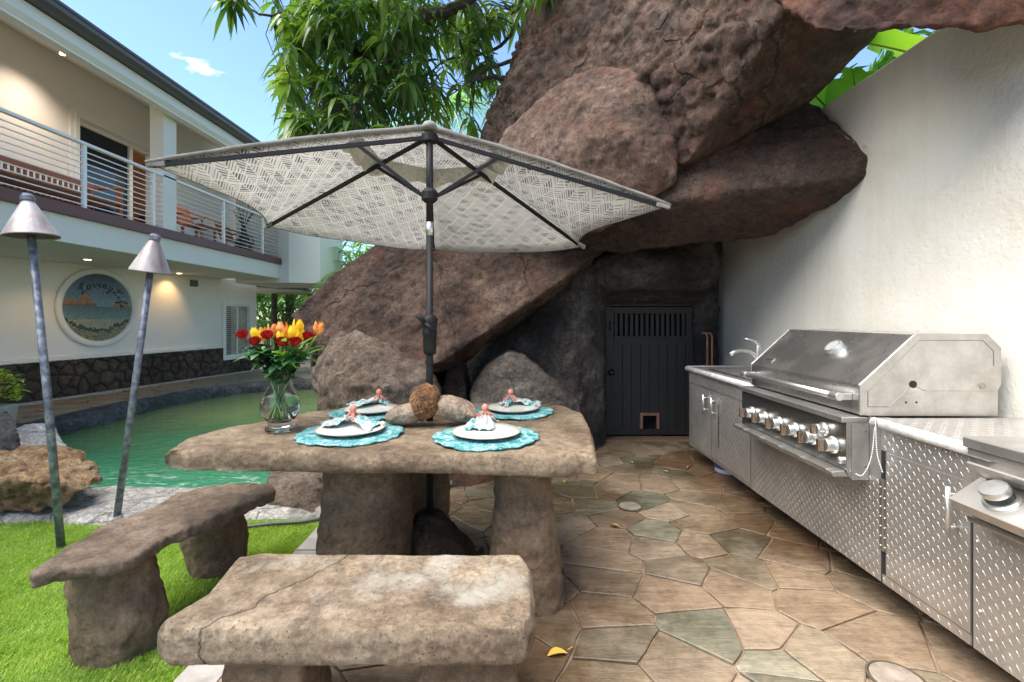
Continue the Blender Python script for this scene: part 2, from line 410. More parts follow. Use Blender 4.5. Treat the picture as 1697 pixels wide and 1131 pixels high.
# round inlaid drain covers
M['concrete'] = noisy('worn concrete', [(.3,(.15,.12,.09)),(.5,(.23,.19,.15)),(.72,(.30,.26,.21))], 16, .75, .6, 60)
for (c, r), lab in zip(DRAINS, ('small round concrete drain cover set in the patio stones beyond the table', 'large round concrete drain cover beneath the cabinets at the right corner')):
    t = thing('drain_cover', lab, 'drain cover', (c.x, c.y, 0), 'round drain covers in the patio')
    m = MB(); m.lathe([(r-.008,.0),(r-.008,.0135),(r-.014,.0155),(.0001,.016)], (c.x,c.y,.002), 32); obj('lid', m, M['concrete'], t)
    m = MB(); m.lathe([(r-.004,0),(r-.004,.013),(r+.004,.013),(r+.004,0)], (c.x,c.y,.002), 32, caps=False); obj('rim', m, M['soil'], t)

# ------------------------------------------------------------------ lawn
lawn_poly = [(-5.2,-1.0),(-1.275,-1.0),(-1.275,3.30),(-1.9,3.33),(-2.7,3.22),(-4.0,3.27),(-5.2,3.3)]
lm = MB(); lm.prism([(x,y,0) for x,y in lawn_poly], (0,0,-.4), (0,0,-.012)); struct('lawn', lm, M['turf_base'])
N = 380000
x = -1.26-np.random.uniform(0,1,N)**1.2*3.9; y = .2+np.random.uniform(0,1,N)**.85*3.1
keep = (y < 3.28-.05*np.sin(x*3)) & (x < -1.27)
x = x[keep]; y = y[keep]; N = len(x)
h = np.random.uniform(.012,.028,N)*(1+.25*np.sin(x*9+np.cos(y*7)*2)); ang = np.random.uniform(0,2*PI,N); lean = np.random.uniform(.2,1.0,N)*h
lx = np.cos(ang)*lean; ly = np.sin(ang)*lean; w = .0016; px_ = -np.sin(ang)*w; py_ = np.cos(ang)*w
V = np.zeros((N,4,3)); z0 = -.014
V[:,0] = np.stack([x-px_, y-py_, np.full(N,z0)],1); V[:,1] = np.stack([x+px_, y+py_, np.full(N,z0)],1)
V[:,2] = np.stack([x+lx*.45+px_*.7, y+ly*.45+py_*.7, z0+h*.65],1); V[:,3] = np.stack([x+lx, y+ly, z0+h],1)
me = bpy.data.meshes.new('grass'); me.vertices.add(N*4); me.vertices.foreach_set('co', V.reshape(-1))
me.loops.add(N*6); idx = (np.arange(N)*4)[:,None]+np.array([0,1,2,0,2,3])[None]
me.loops.foreach_set('vertex_index', idx.reshape(-1).astype(np.int32)); me.polygons.add(N*2)
me.polygons.foreach_set('loop_start', (np.arange(N*2)*3).astype(np.int32)); me.update(calc_edges=True); me.validate()
def leafmat(name, stops, scale=3, rough=.45, trans=.3, per=True, tcol=None):
    m, n, l, p = base(name); v = geo_pos(n)
    f = node_noise(n, l, v, scale, 4, .6)
    if per:
        gi = n.new('ShaderNodeNewGeometry'); mth = n.new('ShaderNodeMath'); mth.operation = 'MULTIPLY_ADD'; mth.inputs[1].default_value = .55
        sub = n.new('ShaderNodeMath'); sub.operation = 'MULTIPLY_ADD'; sub.inputs[1].default_value = .7; sub.inputs[2].default_value = -.1
        l.new(f, sub.inputs[0]); l.new(gi.outputs['Random Per Island'], mth.inputs[0]); l.new(sub.outputs[0], mth.inputs[2]); f = mth.outputs[0]
    c = node_ramp(n, l, f, stops); l.new(c, p.inputs['Base Color']); setp(p, Roughness=rough, Specular_IOR_Level=.4)
    tr = n.new('ShaderNodeBsdfTranslucent'); ms = n.new('ShaderNodeMixShader'); ms.inputs[0].default_value = trans
    l.new(node_mix(n, l, 1.0, c, tcol or (1.6,1.7,.8), 'MULTIPLY'), tr.inputs[0]); l.new(p.outputs[0], ms.inputs[1]); l.new(tr.outputs[0], ms.inputs[2])
    l.new(ms.outputs[0], n['Material Output'].inputs[0]); return m
M['grass'] = leafmat('artificial grass', [(.1,(.12,.22,.03)),(.4,(.26,.40,.055)),(.7,(.40,.53,.10)),(.92,(.60,.60,.24))], 7, .5, .3)
me.materials.append(M['grass']); go = bpy.data.objects.new('grass', me); col.objects.link(go)
settag(go, 'bright green short grass of the lawn around the benches', 'grass', kind='stuff')

# light concrete strips along the lawn edge
M['paver'] = noisy('pale paver', [(.3,(.26,.235,.21)),(.5,(.36,.335,.305)),(.75,(.45,.42,.39))], 9, .7, .5, 40)
ws = random.Random(3); y0 = 1.0
while y0 < 3.2:
    L = ws.uniform(.38,.55); m = MB(); m.box((-1.262,y0+.006,-.004),(-1.10,y0+L-.006,.0155)); obj('edge_paver', m, M['paver'], patio, bevel=.004); y0 += L

# ------------------------------------------------------------------ pool
def watermat():
    m, n, l, p = base('pool water'); v = geo_pos(n)
    sx = n.new('ShaderNodeSeparateXYZ'); l.new(v, sx.inputs[0])
    mr = n.new('ShaderNodeMapRange'); mr.inputs[1].default_value = 4.0; mr.inputs[2].default_value = 9.5; l.new(sx.outputs['Y'], mr.inputs[0])
    ma = n.new('ShaderNodeMath'); ma.operation = 'ADD'
    f = node_noise(n, l, v, .9, 5, .6, .5); s2 = n.new('ShaderNodeMath'); s2.operation = 'MULTIPLY_ADD'; s2.inputs[1].default_value = .6; s2.inputs[2].default_value = -.3; l.new(f, s2.inputs[0])
    l.new(mr.outputs[0], ma.inputs[0]); l.new(s2.outputs[0], ma.inputs[1])
    c = node_ramp(n, l, ma.outputs[0], [(.0,(.03,.22,.11)),(.2,(.035,.17,.075)),(.4,(.07,.16,.055)),(.65,(.15,.22,.075)),(1,(.12,.17,.065))])
    mp_ = n.new('ShaderNodeMapping'); mp_.inputs['Scale'].default_value = (1.6,3.2,1); mp_.inputs['Rotation'].default_value = (0,0,.5); l.new(v, mp_.inputs[0])
    fo = node_noise(n, l, mp_.outputs[0], 3.4, 10, .68, 1.2)
    near = node_ramp(n, l, mr.outputs[0], [(.0,g(.8)),(.16,g(0))])
    foam = node_mix(n, l, 1.0, node_ramp(n, l, fo, [(.52,g(0)),(.62,g(1))]), near, 'MULTIPLY')
    c = node_mix(n, l, foam, c, (.62,.72,.66))
    l.new(c, p.inputs['Base Color']); setp(p, Roughness=.04, IOR=1.33, Specular_IOR_Level=.7)
    b = node_bump(n, l, node_noise(n, l, mp_.outputs[0], 2.2, 4, .55, .8), .7, .06); b = node_bump(n, l, node_noise(n, l, mp_.outputs[0], 9, 4, .6, .5), .5, .03, b)
    l.new(b, p.inputs['Normal']); return m
M['water'] = watermat()
wm = MB(); wm.add([(-9,3.4,-.10),(-.2,3.4,-.10),(-.2,12.5,-.10),(-9,12.5,-.10)], [(0,1,2,3)]); struct('pool_water', wm, M['water'])

M['lava_grey'] = rockmat('grey lava coping', [(.3,(.06,.057,.055)),(.5,(.14,.133,.128)),(.7,(.26,.25,.24))], bump=1.1, pits=22)
M['pale_rock'] = rockmat('pale coping rock', [(.3,(.26,.24,.215)),(.5,(.42,.395,.36)),(.7,(.55,.52,.48))], bump=.7, pits=12, patch=((.16,.12,.09),5,.58,.7), crack=1.7)
def chain(mb, secs):
    for a, b in zip(secs, secs[1:]): mb.hull(list(a)+list(b))
RD = [('CLOUDS',.25,5,.07,.5),('CLOUDS',.06,4,.02,.5)]
# far coping: (water edge px), (outer edge px)
wat = [F(20,760,-.1),F(92,724,-.1),F(201,697,-.1),F(269,677,-.1),F(336,663,-.1),F(403,653,-.1),F(450,649,-.1),F(526,646,-.1),F(575,645,-.1)]
outr = [F(0,712,.06),F(60,694,.06),F(140,677,.06),F(210,664,.06),F(258,657,.06),F(336,643,.06),F(403,634,.06),F(440,629,.06),F(560,628,.06)]
mb = MB(); secs = []
for a, b in zip(wat, outr):
    secs.append([(a.x,a.y,-.4),(a.x,a.y,.03),(a.x*.7+b.x*.3,a.y*.7+b.y*.3,.09),(b.x,b.y,.05),(b.x,b.y,-.4)])
chain(mb, secs)
sculpt('pool_coping', mb, M['lava_grey'], voxel=.05, smooth=4, disps=[('CLOUDS',.35,5,.10,.5),('CLOUDS',.08,4,.03,.5)], kind='structure')
# near coping, pale flat rock between lawn and water
front = [(-5.4,3.32),(-4.2,3.25),(-3.1,3.2),(-2.45,3.18),(-1.9,3.28),(-1.2,3.34)]
back = [(-5.4,4.35),(-4.4,4.3),(-3.35,3.95),(-2.75,3.92),(-1.9,4.0),(-1.1,4.2)]
mb = MB(); secs = [[(a[0],a[1],-.4),(a[0],a[1],-.01),(a[0],a[1]+.08,.035),(b[0],b[1]-.1,.03),(b[0],b[1],-.03),(b[0],b[1],-.4)] for a, b in zip(front, back)]
chain(mb, secs)
sculpt('pool_coping', mb, M['pale_rock'], voxel=.025, smooth=3, disps=[('CLOUDS',.3,5,.05,.5),('CLOUDS',.05,4,.012,.5)], kind='structure')

# walkway by the house
def wl_(Y): return -7.78+.205*(Y-7.33)      # x of the lower house wall at depth Y
M['walk'] = noisy('walkway stone', [(.3,(.15,.12,.085)),(.5,(.26,.21,.15)),(.75,(.36,.31,.23))], 5, .5, .5, 30)
mb = MB(); mb.prism([(wl_(4.5)-.05,4.5,0),(-5.9,4.5,0),(-6.05,6.8,0),(-5.85,8.2,0),(-5.3,10.6,0),(-3.2,10.9,0),(-3.0,13.5,0),(wl_(13.5)-.05,13.5,0)], (0,0,-.41),(0,0,-.02)); struct('walkway', mb, M['grout'])
walk = bpy.data.objects['walkway']; rw = random.Random(5); st = random.getstate(); random.seed(11)
wb = [(wl_(4.6)+.02,4.6),(-6.1,4.6),(-6.1,6.8),(-5.9,8.2),(-5.4,10.6),(-3.3,11.0),(-3.1,13.3),(wl_(13.3)+.02,13.3)]
sites = [s_ for s_ in grid_sites(-9,-2.8,4.3,13.6,.62,.42,.3,rw)]
for c in voronoi(sites, [(-9,4.3),(-2.8,4.3),(-2.8,13.6),(-9,13.6)], .03):
    if not c: continue
    cx_ = sum(q[0] for q in c)/len(c); cy_ = sum(q[1] for q in c)/len(c)
    if not inpoly(cx_, cy_, wb): continue
    c = clip(c, -1, .205, -(wl_(0)+.0)) ; 
    if len(c) < 3: continue
    obj('paving_stone', stone_mb(c, lambda x, y, z: (x, y, -.02+z), .022, .006, .004, 0, 2), M['walk'], walk)
random.setstate(st)

# ------------------------------------------------------------------ right garden wall (own thing)
WX = 2.40
mb = MB(); mb.box((WX,-2.5,-.4),(WX+.22,5.75,3.0)); 
mw = M['wall_right']; nn, ll_ = mw.node_tree.nodes, mw.node_tree.links; pw = nn['Principled BSDF']; src = pw.inputs['Base Color'].links[0].from_socket
mp_ = nn.new('ShaderNodeMapping'); mp_.inputs['Scale'].default_value = (1, 7, .5); ll_.new(geo_pos(nn), mp_.inputs[0])
dr_ = node_ramp(nn, ll_, node_noise(nn, ll_, mp_.outputs[0], 1.0, 9, .7, .2), [(.42, (.93,.90,.85)), (.55, (1,1,1))])
st_ = node_ramp(nn, ll_, node_noise(nn, ll_, geo_pos(nn), 2.2, 10, .75, .2), [(.36, (.95,.93,.89)), (.52, (1,1,1))])
ll_.new(node_mix(nn, ll_, 1.0, node_mix(nn, ll_, .4, src, dr_, 'MULTIPLY'), st_, 'MULTIPLY'), pw.inputs['Base Color'])
single('garden_wall', mb, M['wall_right'], 'tall cream stucco garden wall behind the steel cabinets and grill', 'wall', loc=(WX+.1,1.6,-.4), bevel=.012)

# ------------------------------------------------------------------ the house
house = thing('house', 'two storey white house with a wire railed balcony left of the pool', 'house', (-8,8,0))
U = Vector((.205,1,0)).normalized(); Nn = Vector((U.y,-U.x,0))      # along wall, outward normal (towards +X)
O = Vector((wl_(3.0),3.0,0))
def W(s_, z, d=0): return O+U*s_+Vector((0,0,z))+Nn*d               # lower wall frame
LW = (12.64-3.0)/U.y
lower = MB()
# window opening in lower wall between s of px369 and px418
def s_at(px): 
    k = (px-CX)/FPX; Y = (-7.78-.205*7.33)/(k-.205); return (Y-3.0)/U.y
sw0, sw1 = s_at(373), s_at(412)
zt, zb = 1.68, .44
def wbox(mb, s0, s1, z0, z1, d0, d1): mb.hexa([W(s0,z0,d0),W(s1,z0,d0),W(s1,z0,d1),W(s0,z0,d1),W(s0,z1,d0),W(s1,z1,d0),W(s1,z1,d1),W(s0,z1,d1)])
for a, b, c, d in ((-3,sw0,-.4,2.31),(sw1,LW,-.4,2.31),(sw0,sw1,zt,2.31),(sw0,sw1,-.4,zb)): wbox(lower, a, b, c, d, -.3, 0)
wbox(lower, LW-.3, LW, -.4, 2.31, -4, -.3)
obj('lower_wall', lower, M['white_wall'], house)
# sill ledge above the stone
m = MB(); wbox(m, -3, s_at(369)-.02, .655, .70, 0, .075); wbox(m, -3, s_at(369)-.02, .70, .73, 0, .045); obj('ledge', m, M['white_wall'], house, bevel=.008)
# rubble stone dado
M['dado'] = rockmat('brown wall stone', [(.3,(.05,.04,.03)),(.5,(.10,.075,.055)),(.7,(.17,.13,.095))], bump=.8, pits=10, rough=.8)
M['mortar'] = noisy('dark mortar', [(.3,(.035,.03,.025)),(.7,(.07,.06,.05))], 8, .9, .5)
m = MB(); wbox(m, -3, sw0-.092, -.2, .64, 0, .03); wbox(m, sw1+.092, LW+.02, -.2, .64, 0, .03); wbox(m, sw0-.092, sw1+.092, -.2, zb-.092, 0, .03); dado = obj('stone_dado', m, M['mortar'], house)
st = random.getstate(); random.seed(4); rw = random.Random(9)
ss = grid_sites(2.6, LW+.1, -.06, .74, .24, .175, .36, rw)
for c in voronoi(ss, [(2.2,.01),(LW+.03,.01),(LW+.03,.645),(2.2,.645)], .022):
    if not c or len(c) < 3: continue
    if min(q[0] for q in c) > sw0-.06 and min(q[1] for q in c) > zb+.0: continue
    cxm = sum(q[0] for q in c)/len(c)
    if sw0-.10 < cxm < sw1+.10: c = clip(c, 0, 1, zb-.10)
    elif cxm <= sw0-.10: c = clip(c, 1, 0, sw0-.105)
    else: c = clip(c, -1, 0, -(sw1+.105))
    if len(c) < 3 or max(q[1] for q in c)-min(q[1] for q in c) < .04: continue
    obj('stone', stone_mb(c, lambda x, y, z: W(x, y, .025+z), .035, .014, .006, .014, 3), M['dado'], dado, smooth=True)
random.setstate(st)
m = MB(); wbox(m, -3, LW+.02, -.02, .035, .05, .10); obj('footing', m, M['paver'], house)
# lower window
wf = MB()
for a, b, c, d in ((sw0-.09,sw0,zb-.09,zt+.09),(sw1,sw1+.09,zb-.09,zt+.09),(sw0,sw1,zt,zt+.09),(sw0,sw1,zb-.09,zb)): wbox(wf, a, b, c, d, 0, .04)
win = obj('window', wf, M['white_paint'], house, bevel=.006); smid = (sw0+sw1)/2
m = MB(); wbox(m, smid-.02, smid+.02, zb, zt, -.04, .01); wbox(m, sw0, sw0+.03, zb, zt, -.04, .0); wbox(m, sw1-.03, sw1, zb, zt, -.04, 0); wbox(m, sw0, sw1, zt-.03, zt, -.04, -.002); wbox(m, sw0, sw1, zb, zb+.03, -.04, -.002); obj('sash', m, M['white_paint'], win)
M['pane'] = flat('window glass', (.9,.93,.92), .02, 0, **{'Transmission Weight': 1.0, 'IOR': 1.1})
m = MB(); wbox(m, sw0+.031, sw1-.031, zb+.031, zt-.031, -.03, -.024); obj('pane', m, M['pane'], win)
m = MB(); k = 0
while zb+.05+k*.05 < zt: 
    z = zb+.05+k*.05
    m.hexa([W(sw0,z,-.066),W(sw1,z,-.066),W(sw1,z+.024,-.042),W(sw0,z+.024,-.042),W(sw0,z+.004,-.066),W(sw1,z+.004,-.066),W(sw1,z+.028,-.042),W(sw0,z+.028,-.042)]); k += 1
obj('blind', settag and m, flat('blind', (.72,.72,.68), .6), win)
m = MB(); wbox(m, sw0-.3, sw1+.3, zb-.2, zt+.2, -.6, -.5); obj('back_panel', m, flat('dim room', (.05,.045,.04), .9), win)
# small wall vent
sv = s_at(320); zv = CH+(CY-470)/FPX*((-7.78-.205*7.33)/((320-CX)/FPX-.205))
m = MB(); wbox(m, sv-.09, sv+.09, zv-.07, zv+.07, 0, .05); obj('wall_vent', m, flat('bronze vent', (.12,.10,.08), .5), house, bevel=.01)

# balcony slab, fascia and cap
BX = -5.5; BY1 = 11.5; BZ = 2.3
m = MB(); m.box((-9.6,-1,BZ),(BX,BY1,2.68)); obj('balcony_slab', m, noisy('cream fascia', [(.3,(.68,.65,.61)),(.7,(.74,.71,.67))], .8, .8, .1), house)
m = MB(); m.box((BX-.25,-1,2.683),(BX+.001,BY1+.001,2.765)); m.box((BX+.003,-1,2.63),(BX+.05,BY1+.05,2.775)); m.box((-6.6,BY1-.2,2.684),(BX-.25,BY1+.05,2.758)); obj('balcony_cap', m, M['maroon'], house, bevel=.008)
m = MB(); m.box((-9.5,-1,2.681),(BX-.25,BY1-.2,2.72)); obj('balcony_floor', m, M['balcony_floor'], house)
# railing
rail = MB(); rail.box((BX-.06,-1,3.60),(BX,11.45,3.64)); railing = obj('railing', rail, M['rail_white'], house, bevel=.008)
def yb(px, X=BX): return X*FPX/(px-CX)
for k in range(10):
    z = 2.83+k*.0765; m = MB(); m.tube([(BX-.03,-1,z),(BX-.03,11.42,z)], .0085, 6); obj('wire', m, M['rail_white'], railing, smooth=True)
for pxx in (-260, 143, 257, 288, 373, 437):
    Y = yb(pxx); m = MB(); m.box((BX-.05,Y-.025,2.76),(BX-.01,Y+.025,3.60)); obj('post', m, M['rail_white'], railing, bevel=.004)
m = MB(); m.box((BX-.35,11.42,3.60),(BX,11.46,3.64)); m.box((BX-.06,11.0,2.76),(BX-.02,11.02,2.78)); obj('rail_return', m, M['rail_white'], railing)
# column
Yc = yb(271,-5.5); m = MB(); m.box((-5.72,Yc-.0,2.76),(-5.5,Yc+.30,4.9)); obj('column', m, M['white_wall'], house, bevel=.01)
# upper wall with door opening at X = -7
UX = -7.0
def yu(px): return UX*FPX/(px-CX)
d0, d1 = yu(128), yu(262); dz0, dz1 = 2.72, 4.58
m = MB()
for a, b, c, d in ((-2,d0,2.7,5.5),(d1,13,2.7,5.5),(d0,d1,dz1,5.5)): m.box((UX-.25,a,c),(UX,b,d))
obj('upper_wall', m, noisy('warm stucco', [(.3,(.76,.73,.69)),(.7,(.82,.79,.75))], 1, .85, .2, 50), house)
m = MB()
for o_, dd in ((.16,.035),(.09,.06)):
    m.box((UX,d0-o_,dz0),(UX+dd,d0-o_+.08,dz1+o_)); m.box((UX,d1+o_-.08,dz0),(UX+dd,d1+o_,dz1+o_)); m.box((UX,d0-o_+.08,dz1+o_-.08),(UX+dd-.003,d1+o_-.08,dz1+o_))
door = obj('sliding_door', m, M['white_paint'], house, bevel=.006)
ym = yu(222)
m = MB(); m.box((UX-.12,d0,dz0),(UX-.04,d0+.06,dz1)); m.box((UX-.12,ym-.05,dz0),(UX-.04,ym+.03,dz1)); m.box((UX-.12,d0+.06,dz1-.06),(UX-.041,d1,dz1)); obj('door_frame', m, M['white_paint'], door, bevel=.004)
m = MB(); m.box((UX-.09,d0+.06,dz0),(UX-.08,ym-.05,dz1-.06)); obj('screen_panel', m, M['glass_dark'], door)
m = MB(); m.box((UX-1.6,d0-.5,2.71),(UX-1.5,d1+1.2,5.2)); m.box((UX-1.6,d1+.8,2.71),(UX-.26,d1+.9,5.2)); obj('room_wall', m, M['amber'], house)
m = MB(); m.box((UX-1.2,ym+.3,2.74),(UX-.5,d1+.5,3.45)); obj('room_cabinet', m, M['wood'], house)
# sloping soffit, fascia, gutter, roof
EX = -5.3
m = MB(); m.hexa([(UX-.05,-2,5.44),(EX,-2,4.66),(EX,12,4.66),(UX-.05,12,5.44),(UX-.05,-2,5.52),(EX,-2,4.74),(EX,12,4.74),(UX-.05,12,5.52)]); obj('soffit', m, noisy('soffit paint', [(.3,(.70,.66,.62)),(.7,(.78,.75,.71))], 1, .8, .1), house)
m = MB(); m.hexa([(EX-.02,-2,4.60),(EX+.03,-2,4.66),(EX+.03,12,4.66),(EX-.02,12,4.60),(EX-.02,-2,4.80),(EX+.03,-2,4.80),(EX+.03,12,4.80),(EX-.02,12,4.80)]); m.box((EX-.16,-2,4.58),(EX-.02,12,4.735)); obj('fascia', m, M['white_paint'], house)
m = MB()
gp = [(EX+.03,4.81),(EX+.14,4.81),(EX+.19,4.85),(EX+.20,4.93),(EX+.17,4.95),(EX+.03,4.95)]
m.prism([(a,0,b) for a, b in gp], (0,-2,0), (0,12,0)); m.box((EX+.201,-2,4.905),(EX+.215,12,4.93)); obj('gutter', m, M['gutter'], house)
m = MB(); m.hexa([(-11,-2,7.0),(EX+.10,-2,4.94),(EX+.10,12,4.94),(-11,12,7.0),(-11,-2,7.12),(EX+.10,-2,5.02),(EX+.10,12,5.02),(-11,12,7.12)]); obj('roof', m, M['gutter'], house)
# white bay at the end of the balcony
bay = [(-6.6,11.53),(-5.87,11.53),(-5.26,11.38),(-4.62,11.62),(-4.46,12.3),(-4.7,13.4),(-6.6,13.4)]
m = MB(); m.prism([(x,y,0) for x,y in bay], (0,0,2.2), (0,0,4.9)); obj('bay', m, M['white_wall'], house)
# soffit spots (lit)
M['lamp'] = flat('lamp glow', (1,.8,.5), .5, 0, **{'Emission Color': (1,.72,.4,1), 'Emission Strength': 9})
def spot_disc(c, nrm, r=.05):
    m = MB(); q = Vector(nrm).to_track_quat('Z','Y').to_matrix().to_3x3()
    m.lathe([(r+.015,.0),(r+.015,.008),(r,.008),(r,.0)], c, 16, q); ring = obj('downlight', m, M['white_paint'], house)
    m = MB(); m.lathe([(r-.001,.001),(r-.001,.005),(.0001,.005)], c, 16, q); obj('lens', m, M['lamp'], ring)
for pxx, pyy in ((145,430),(297,453),(397,467)):
    Yd = FPX*(CH-BZ)/(pyy-CY); c = Vector(((pxx-CX)/FPX*Yd, Yd, BZ-.0005)); spot_disc(c, (0,0,-1))
    ld = bpy.data.lights.new('downlight_lamp', 'SPOT'); ld.energy = 9; ld.spot_size = R(95); ld.spot_blend = .8; ld.color = (1,.6,.25); ld.shadow_soft_size = .05
    lo = bpy.data.objects.new('downlight_lamp', ld); col.objects.link(lo); lo.location = (c.x, c.y, BZ-.03); lo.rotation_euler = (0, R(24), 0)
for X, pxx in ((-6.35,105),(-5.75,318)):
    Y = X*FPX/(pxx-CX); z = 5.44-(X-UX+.05)*(.78/1.75); spot_disc((X,Y,z-.01), (.41,0,-.91), .045)
    ld = bpy.data.lights.new('downlight_lamp', 'SPOT'); ld.energy = 35; ld.spot_size = R(120); ld.spot_blend = 1; ld.color = (1,.80,.62); ld.shadow_soft_size = .05
    lo = bpy.data.objects.new('downlight_lamp', ld); col.objects.link(lo); lo.location = (X+.02, Y, z-.06); lo.rotation_euler = (0, R(16), 0)
# lower far roof beyond the bay
m = MB(); m.hexa([(-7.6,14,2.1),(-6.5,13.6,2.12),(-5.9,15.4,2.0),(-7.6,16.5,2.1),(-7.6,14,2.3),(-6.5,13.6,2.22),(-5.8,15.4,2.06),(-7.6,16.5,2.5)])
t = thing('garden_lanai', 'low roofed lanai beyond the house with cream ceiling', 'lanai', (-7,14.5,0))
a_ = [(-8.6,13.3),(-7.2,13.0),(-6.35,14.6),(-6.6,16.5),(-9,17)]
m = MB(); m.prism([(x,y,0) for x,y in a_], (0,0,2.15), (0,0,2.22)); obj('ceiling', m, M['white_wall'], t)
m = MB(); m.prism([(x*1.0+.15,y,0) for x,y in a_], (0,0,2.222), (0,0,2.42)); obj('roof', m, M['gutter'], t)
m = MB(); m.box((-5.35,13.9,-.1),(-4.95,14.2,2.4)); m.box((-7.6,16.2,-.1),(-7.4,16.4,2.15)); obj('post', m, flat('dark post', (.03,.028,.025), .8), t)

# ------------------------------------------------------------------ balcony furniture
t = thing('wooden_bench', 'slatted reddish wooden bench on the balcony behind the wire railing', 'bench', (-6.6,6.4,2.72))
bx = -6.55; y0, y1 = 5.4, 7.55
m = MB(); m.box((bx-.03,y0,3.38),(bx+.02,y1,3.46)); m.box((bx-.03,y0,3.02),(bx+.02,y1,3.08)); obj('backrest', m, M['wood'], t, bevel=.006)
k = 0
while y0+.06+k*.085 < y1-.04:
    m = MB(); yy = y0+.06+k*.085; m.box((bx-.015,yy,3.08),(bx+.005,yy+.035,3.38)); obj('slat', m, M['wood'], t); k += 1
m = MB(); m.box((bx-.02,y0,3.12-.02),(bx+.5,y1,3.14)); obj('seat', m, M['wood'], t, bevel=.008)
for yy in (y0+.02,y1-.08):
    for xx in (bx-.04,bx+.42): m = MB(); m.box((xx,yy,2.72),(xx+.06,yy+.06,3.36)); obj('leg', m, M['wood'], t)
    m = MB(); m.box((bx,yy-.01,3.361),(bx+.5,yy+.07,3.39)); obj('armrest', m, M['wood'], t)
def chair(x, y, lab):
    t = thing('wooden_chair', lab, 'chair', (x,y,2.72), 'wooden chairs on the balcony')
    m = MB(); m.box((x-.22,y-.24,3.08),(x+.22,y+.24,3.12)); obj('seat', m, M['wood'], t, bevel=.01)
    m = MB(); m.hexa([(x-.28,y-.24,3.12),(x-.22,y-.24,3.12),(x-.22,y+.24,3.12),(x-.28,y+.24,3.12),(x-.42,y-.26,3.52),(x-.37,y-.26,3.54),(x-.37,y+.26,3.5),(x-.42,y+.26,3.48)]); obj('backrest', m, M['wood'], t, bevel=.01)
    for a in (-.2,.16):
        for b in (-.22,.18): m = MB(); m.box((x+a,y+b,2.72),(x+a+.04,y+b+.04,3.08)); obj('leg', m, M['wood'], t)
    for b in (-.25,.21): m = MB(); m.tube([(x-.3,y+b,3.3),(x,y+b,3.32),(x+.2,y+b,3.24),(x+.23,y+b,3.08)], .018, 6); obj('armrest', m, M['wood'], t, smooth=True)
    return t
Yq = 9.0; chair((330-CX)/FPX*9.2, 9.2, 'brown wooden armchair on the balcony beside the dark floor vase')
chair((418-CX)/FPX*11.2-.2, 11.0, 'wooden armchair at the far end of the balcony behind the vase')
vx, vy = (404-CX)/FPX*10.6, 10.6
t = thing('floor_vase', 'tall dark floor vase with dry twigs on the balcony', 'vase', (vx,vy,2.72))
m = MB(); m.lathe([(.09,2.72),(.14,2.85),(.12,3.1),(.05,3.28),(.07,3.33),(.05,3.33),(.03,3.28)], (vx,vy,0), 16); obj('vase_body', m, flat('black ceramic', (.015,.015,.018), .25), t, smooth=True)
m = MB(); rr = random.Random(2)
for k in range(16):
    a = rr.uniform(0,2*PI); s_ = rr.uniform(.08,.3); hh = rr.uniform(.35,.62)
    m.tube([(vx,vy,3.28),(vx+math.cos(a)*s_*.4,vy+math.sin(a)*s_*.4,3.3+hh*.5),(vx+math.cos(a)*s_,vy+math.sin(a)*s_,3.3+hh)], [.008,.006,.003], 4)
    for q in range(4): z = .4+.15*q; m.sphere((vx+math.cos(a)*s_*z,vy+math.sin(a)*s_*z,3.3+hh*z+.02), .014, 5, 4)
obj('twigs', settag and m, flat('dry twig', (.10,.06,.035), .9), t)

# ------------------------------------------------------------------ round mosaic picture on the wall
Ym = (-7.78-.205*7.33)/((163-CX)/FPX-.205); smc = (Ym-3)/U.y; zmc = CH+(CY-510)/FPX*Ym; RO = 65/FPX*Ym; RI = RO*.855
t = thing('round_mosaic', 'round mosaic picture of islands and sea lettered Loving Life', 'wall mosaic', W(smc,zmc-RO,.02))
m = MB(); q = Nn.to_track_quat('Z','Y').to_matrix().to_3x3()
m.lathe([(RI,.0),(RI,.03),(RI+.02,.055),(RO-.02,.06),(RO,.045),(RO,0)], W(smc,zmc,.0), 64, q); obj('frame', m, M['white_wall'], t, smooth=True)
m = MB(); m.lathe([(RI+.002,.0),(RI+.002,.012),(.0001,.012)], W(smc,zmc,.0), 64, q); obj('backing', m, M['mortar'], t)
rm = random.Random(8)
def art(u, v):      # u,v in -1..1
    n_ = rm.uniform(-.05,.05); j = rm.uniform(.85,1.15)
    hill = (v-.06 < .20*math.exp(-((u+.78)/.17)**2)+.25*math.exp(-((u+.42)/.15)**2)+.12*math.exp(-((u+.3)/.22)**2) and v > .04 and u < -.08)
    hill2 = (v > .0 and v < .0+.22*max(0, 1-((u-.7)/.32)**2))
    veg = -.66+.38*abs(u)**1.3+.10*noise.noise(Vector((u*5,1.3,0)))+.07*noise.noise(Vector((u*17,4.3,0)))
    if v < veg-.10-.06*noise.noise(Vector((u*9,8,0))):
        c = rm.choice([(.22,.23,.15),(.30,.24,.18),(.14,.19,.10),(.35,.32,.08),(.28,.14,.12),(.20,.24,.16)])
    elif v < veg: c = (.03,.06,.035)
    elif hill: c = (.42,.17,.05) if v > .1 else (.25,.10,.05)
    elif hill2: c = (.30,.17,.10)
    elif v > .04:
        t_ = min(1, (v+n_-.04)/.9); c = (.20*(1-t_)+.025*t_, .30*(1-t_)+.05*t_, .33*(1-t_)+.13*t_)
    elif v > -.35: 
        t_ = (v+.35)/.39; c = (.20-.13*t_,.29-.12*t_,.25-.08*t_)
    else: c = (.38,.37,.24)
    return tuple(x*j for x in c)
st = random.getstate(); random.seed(6)
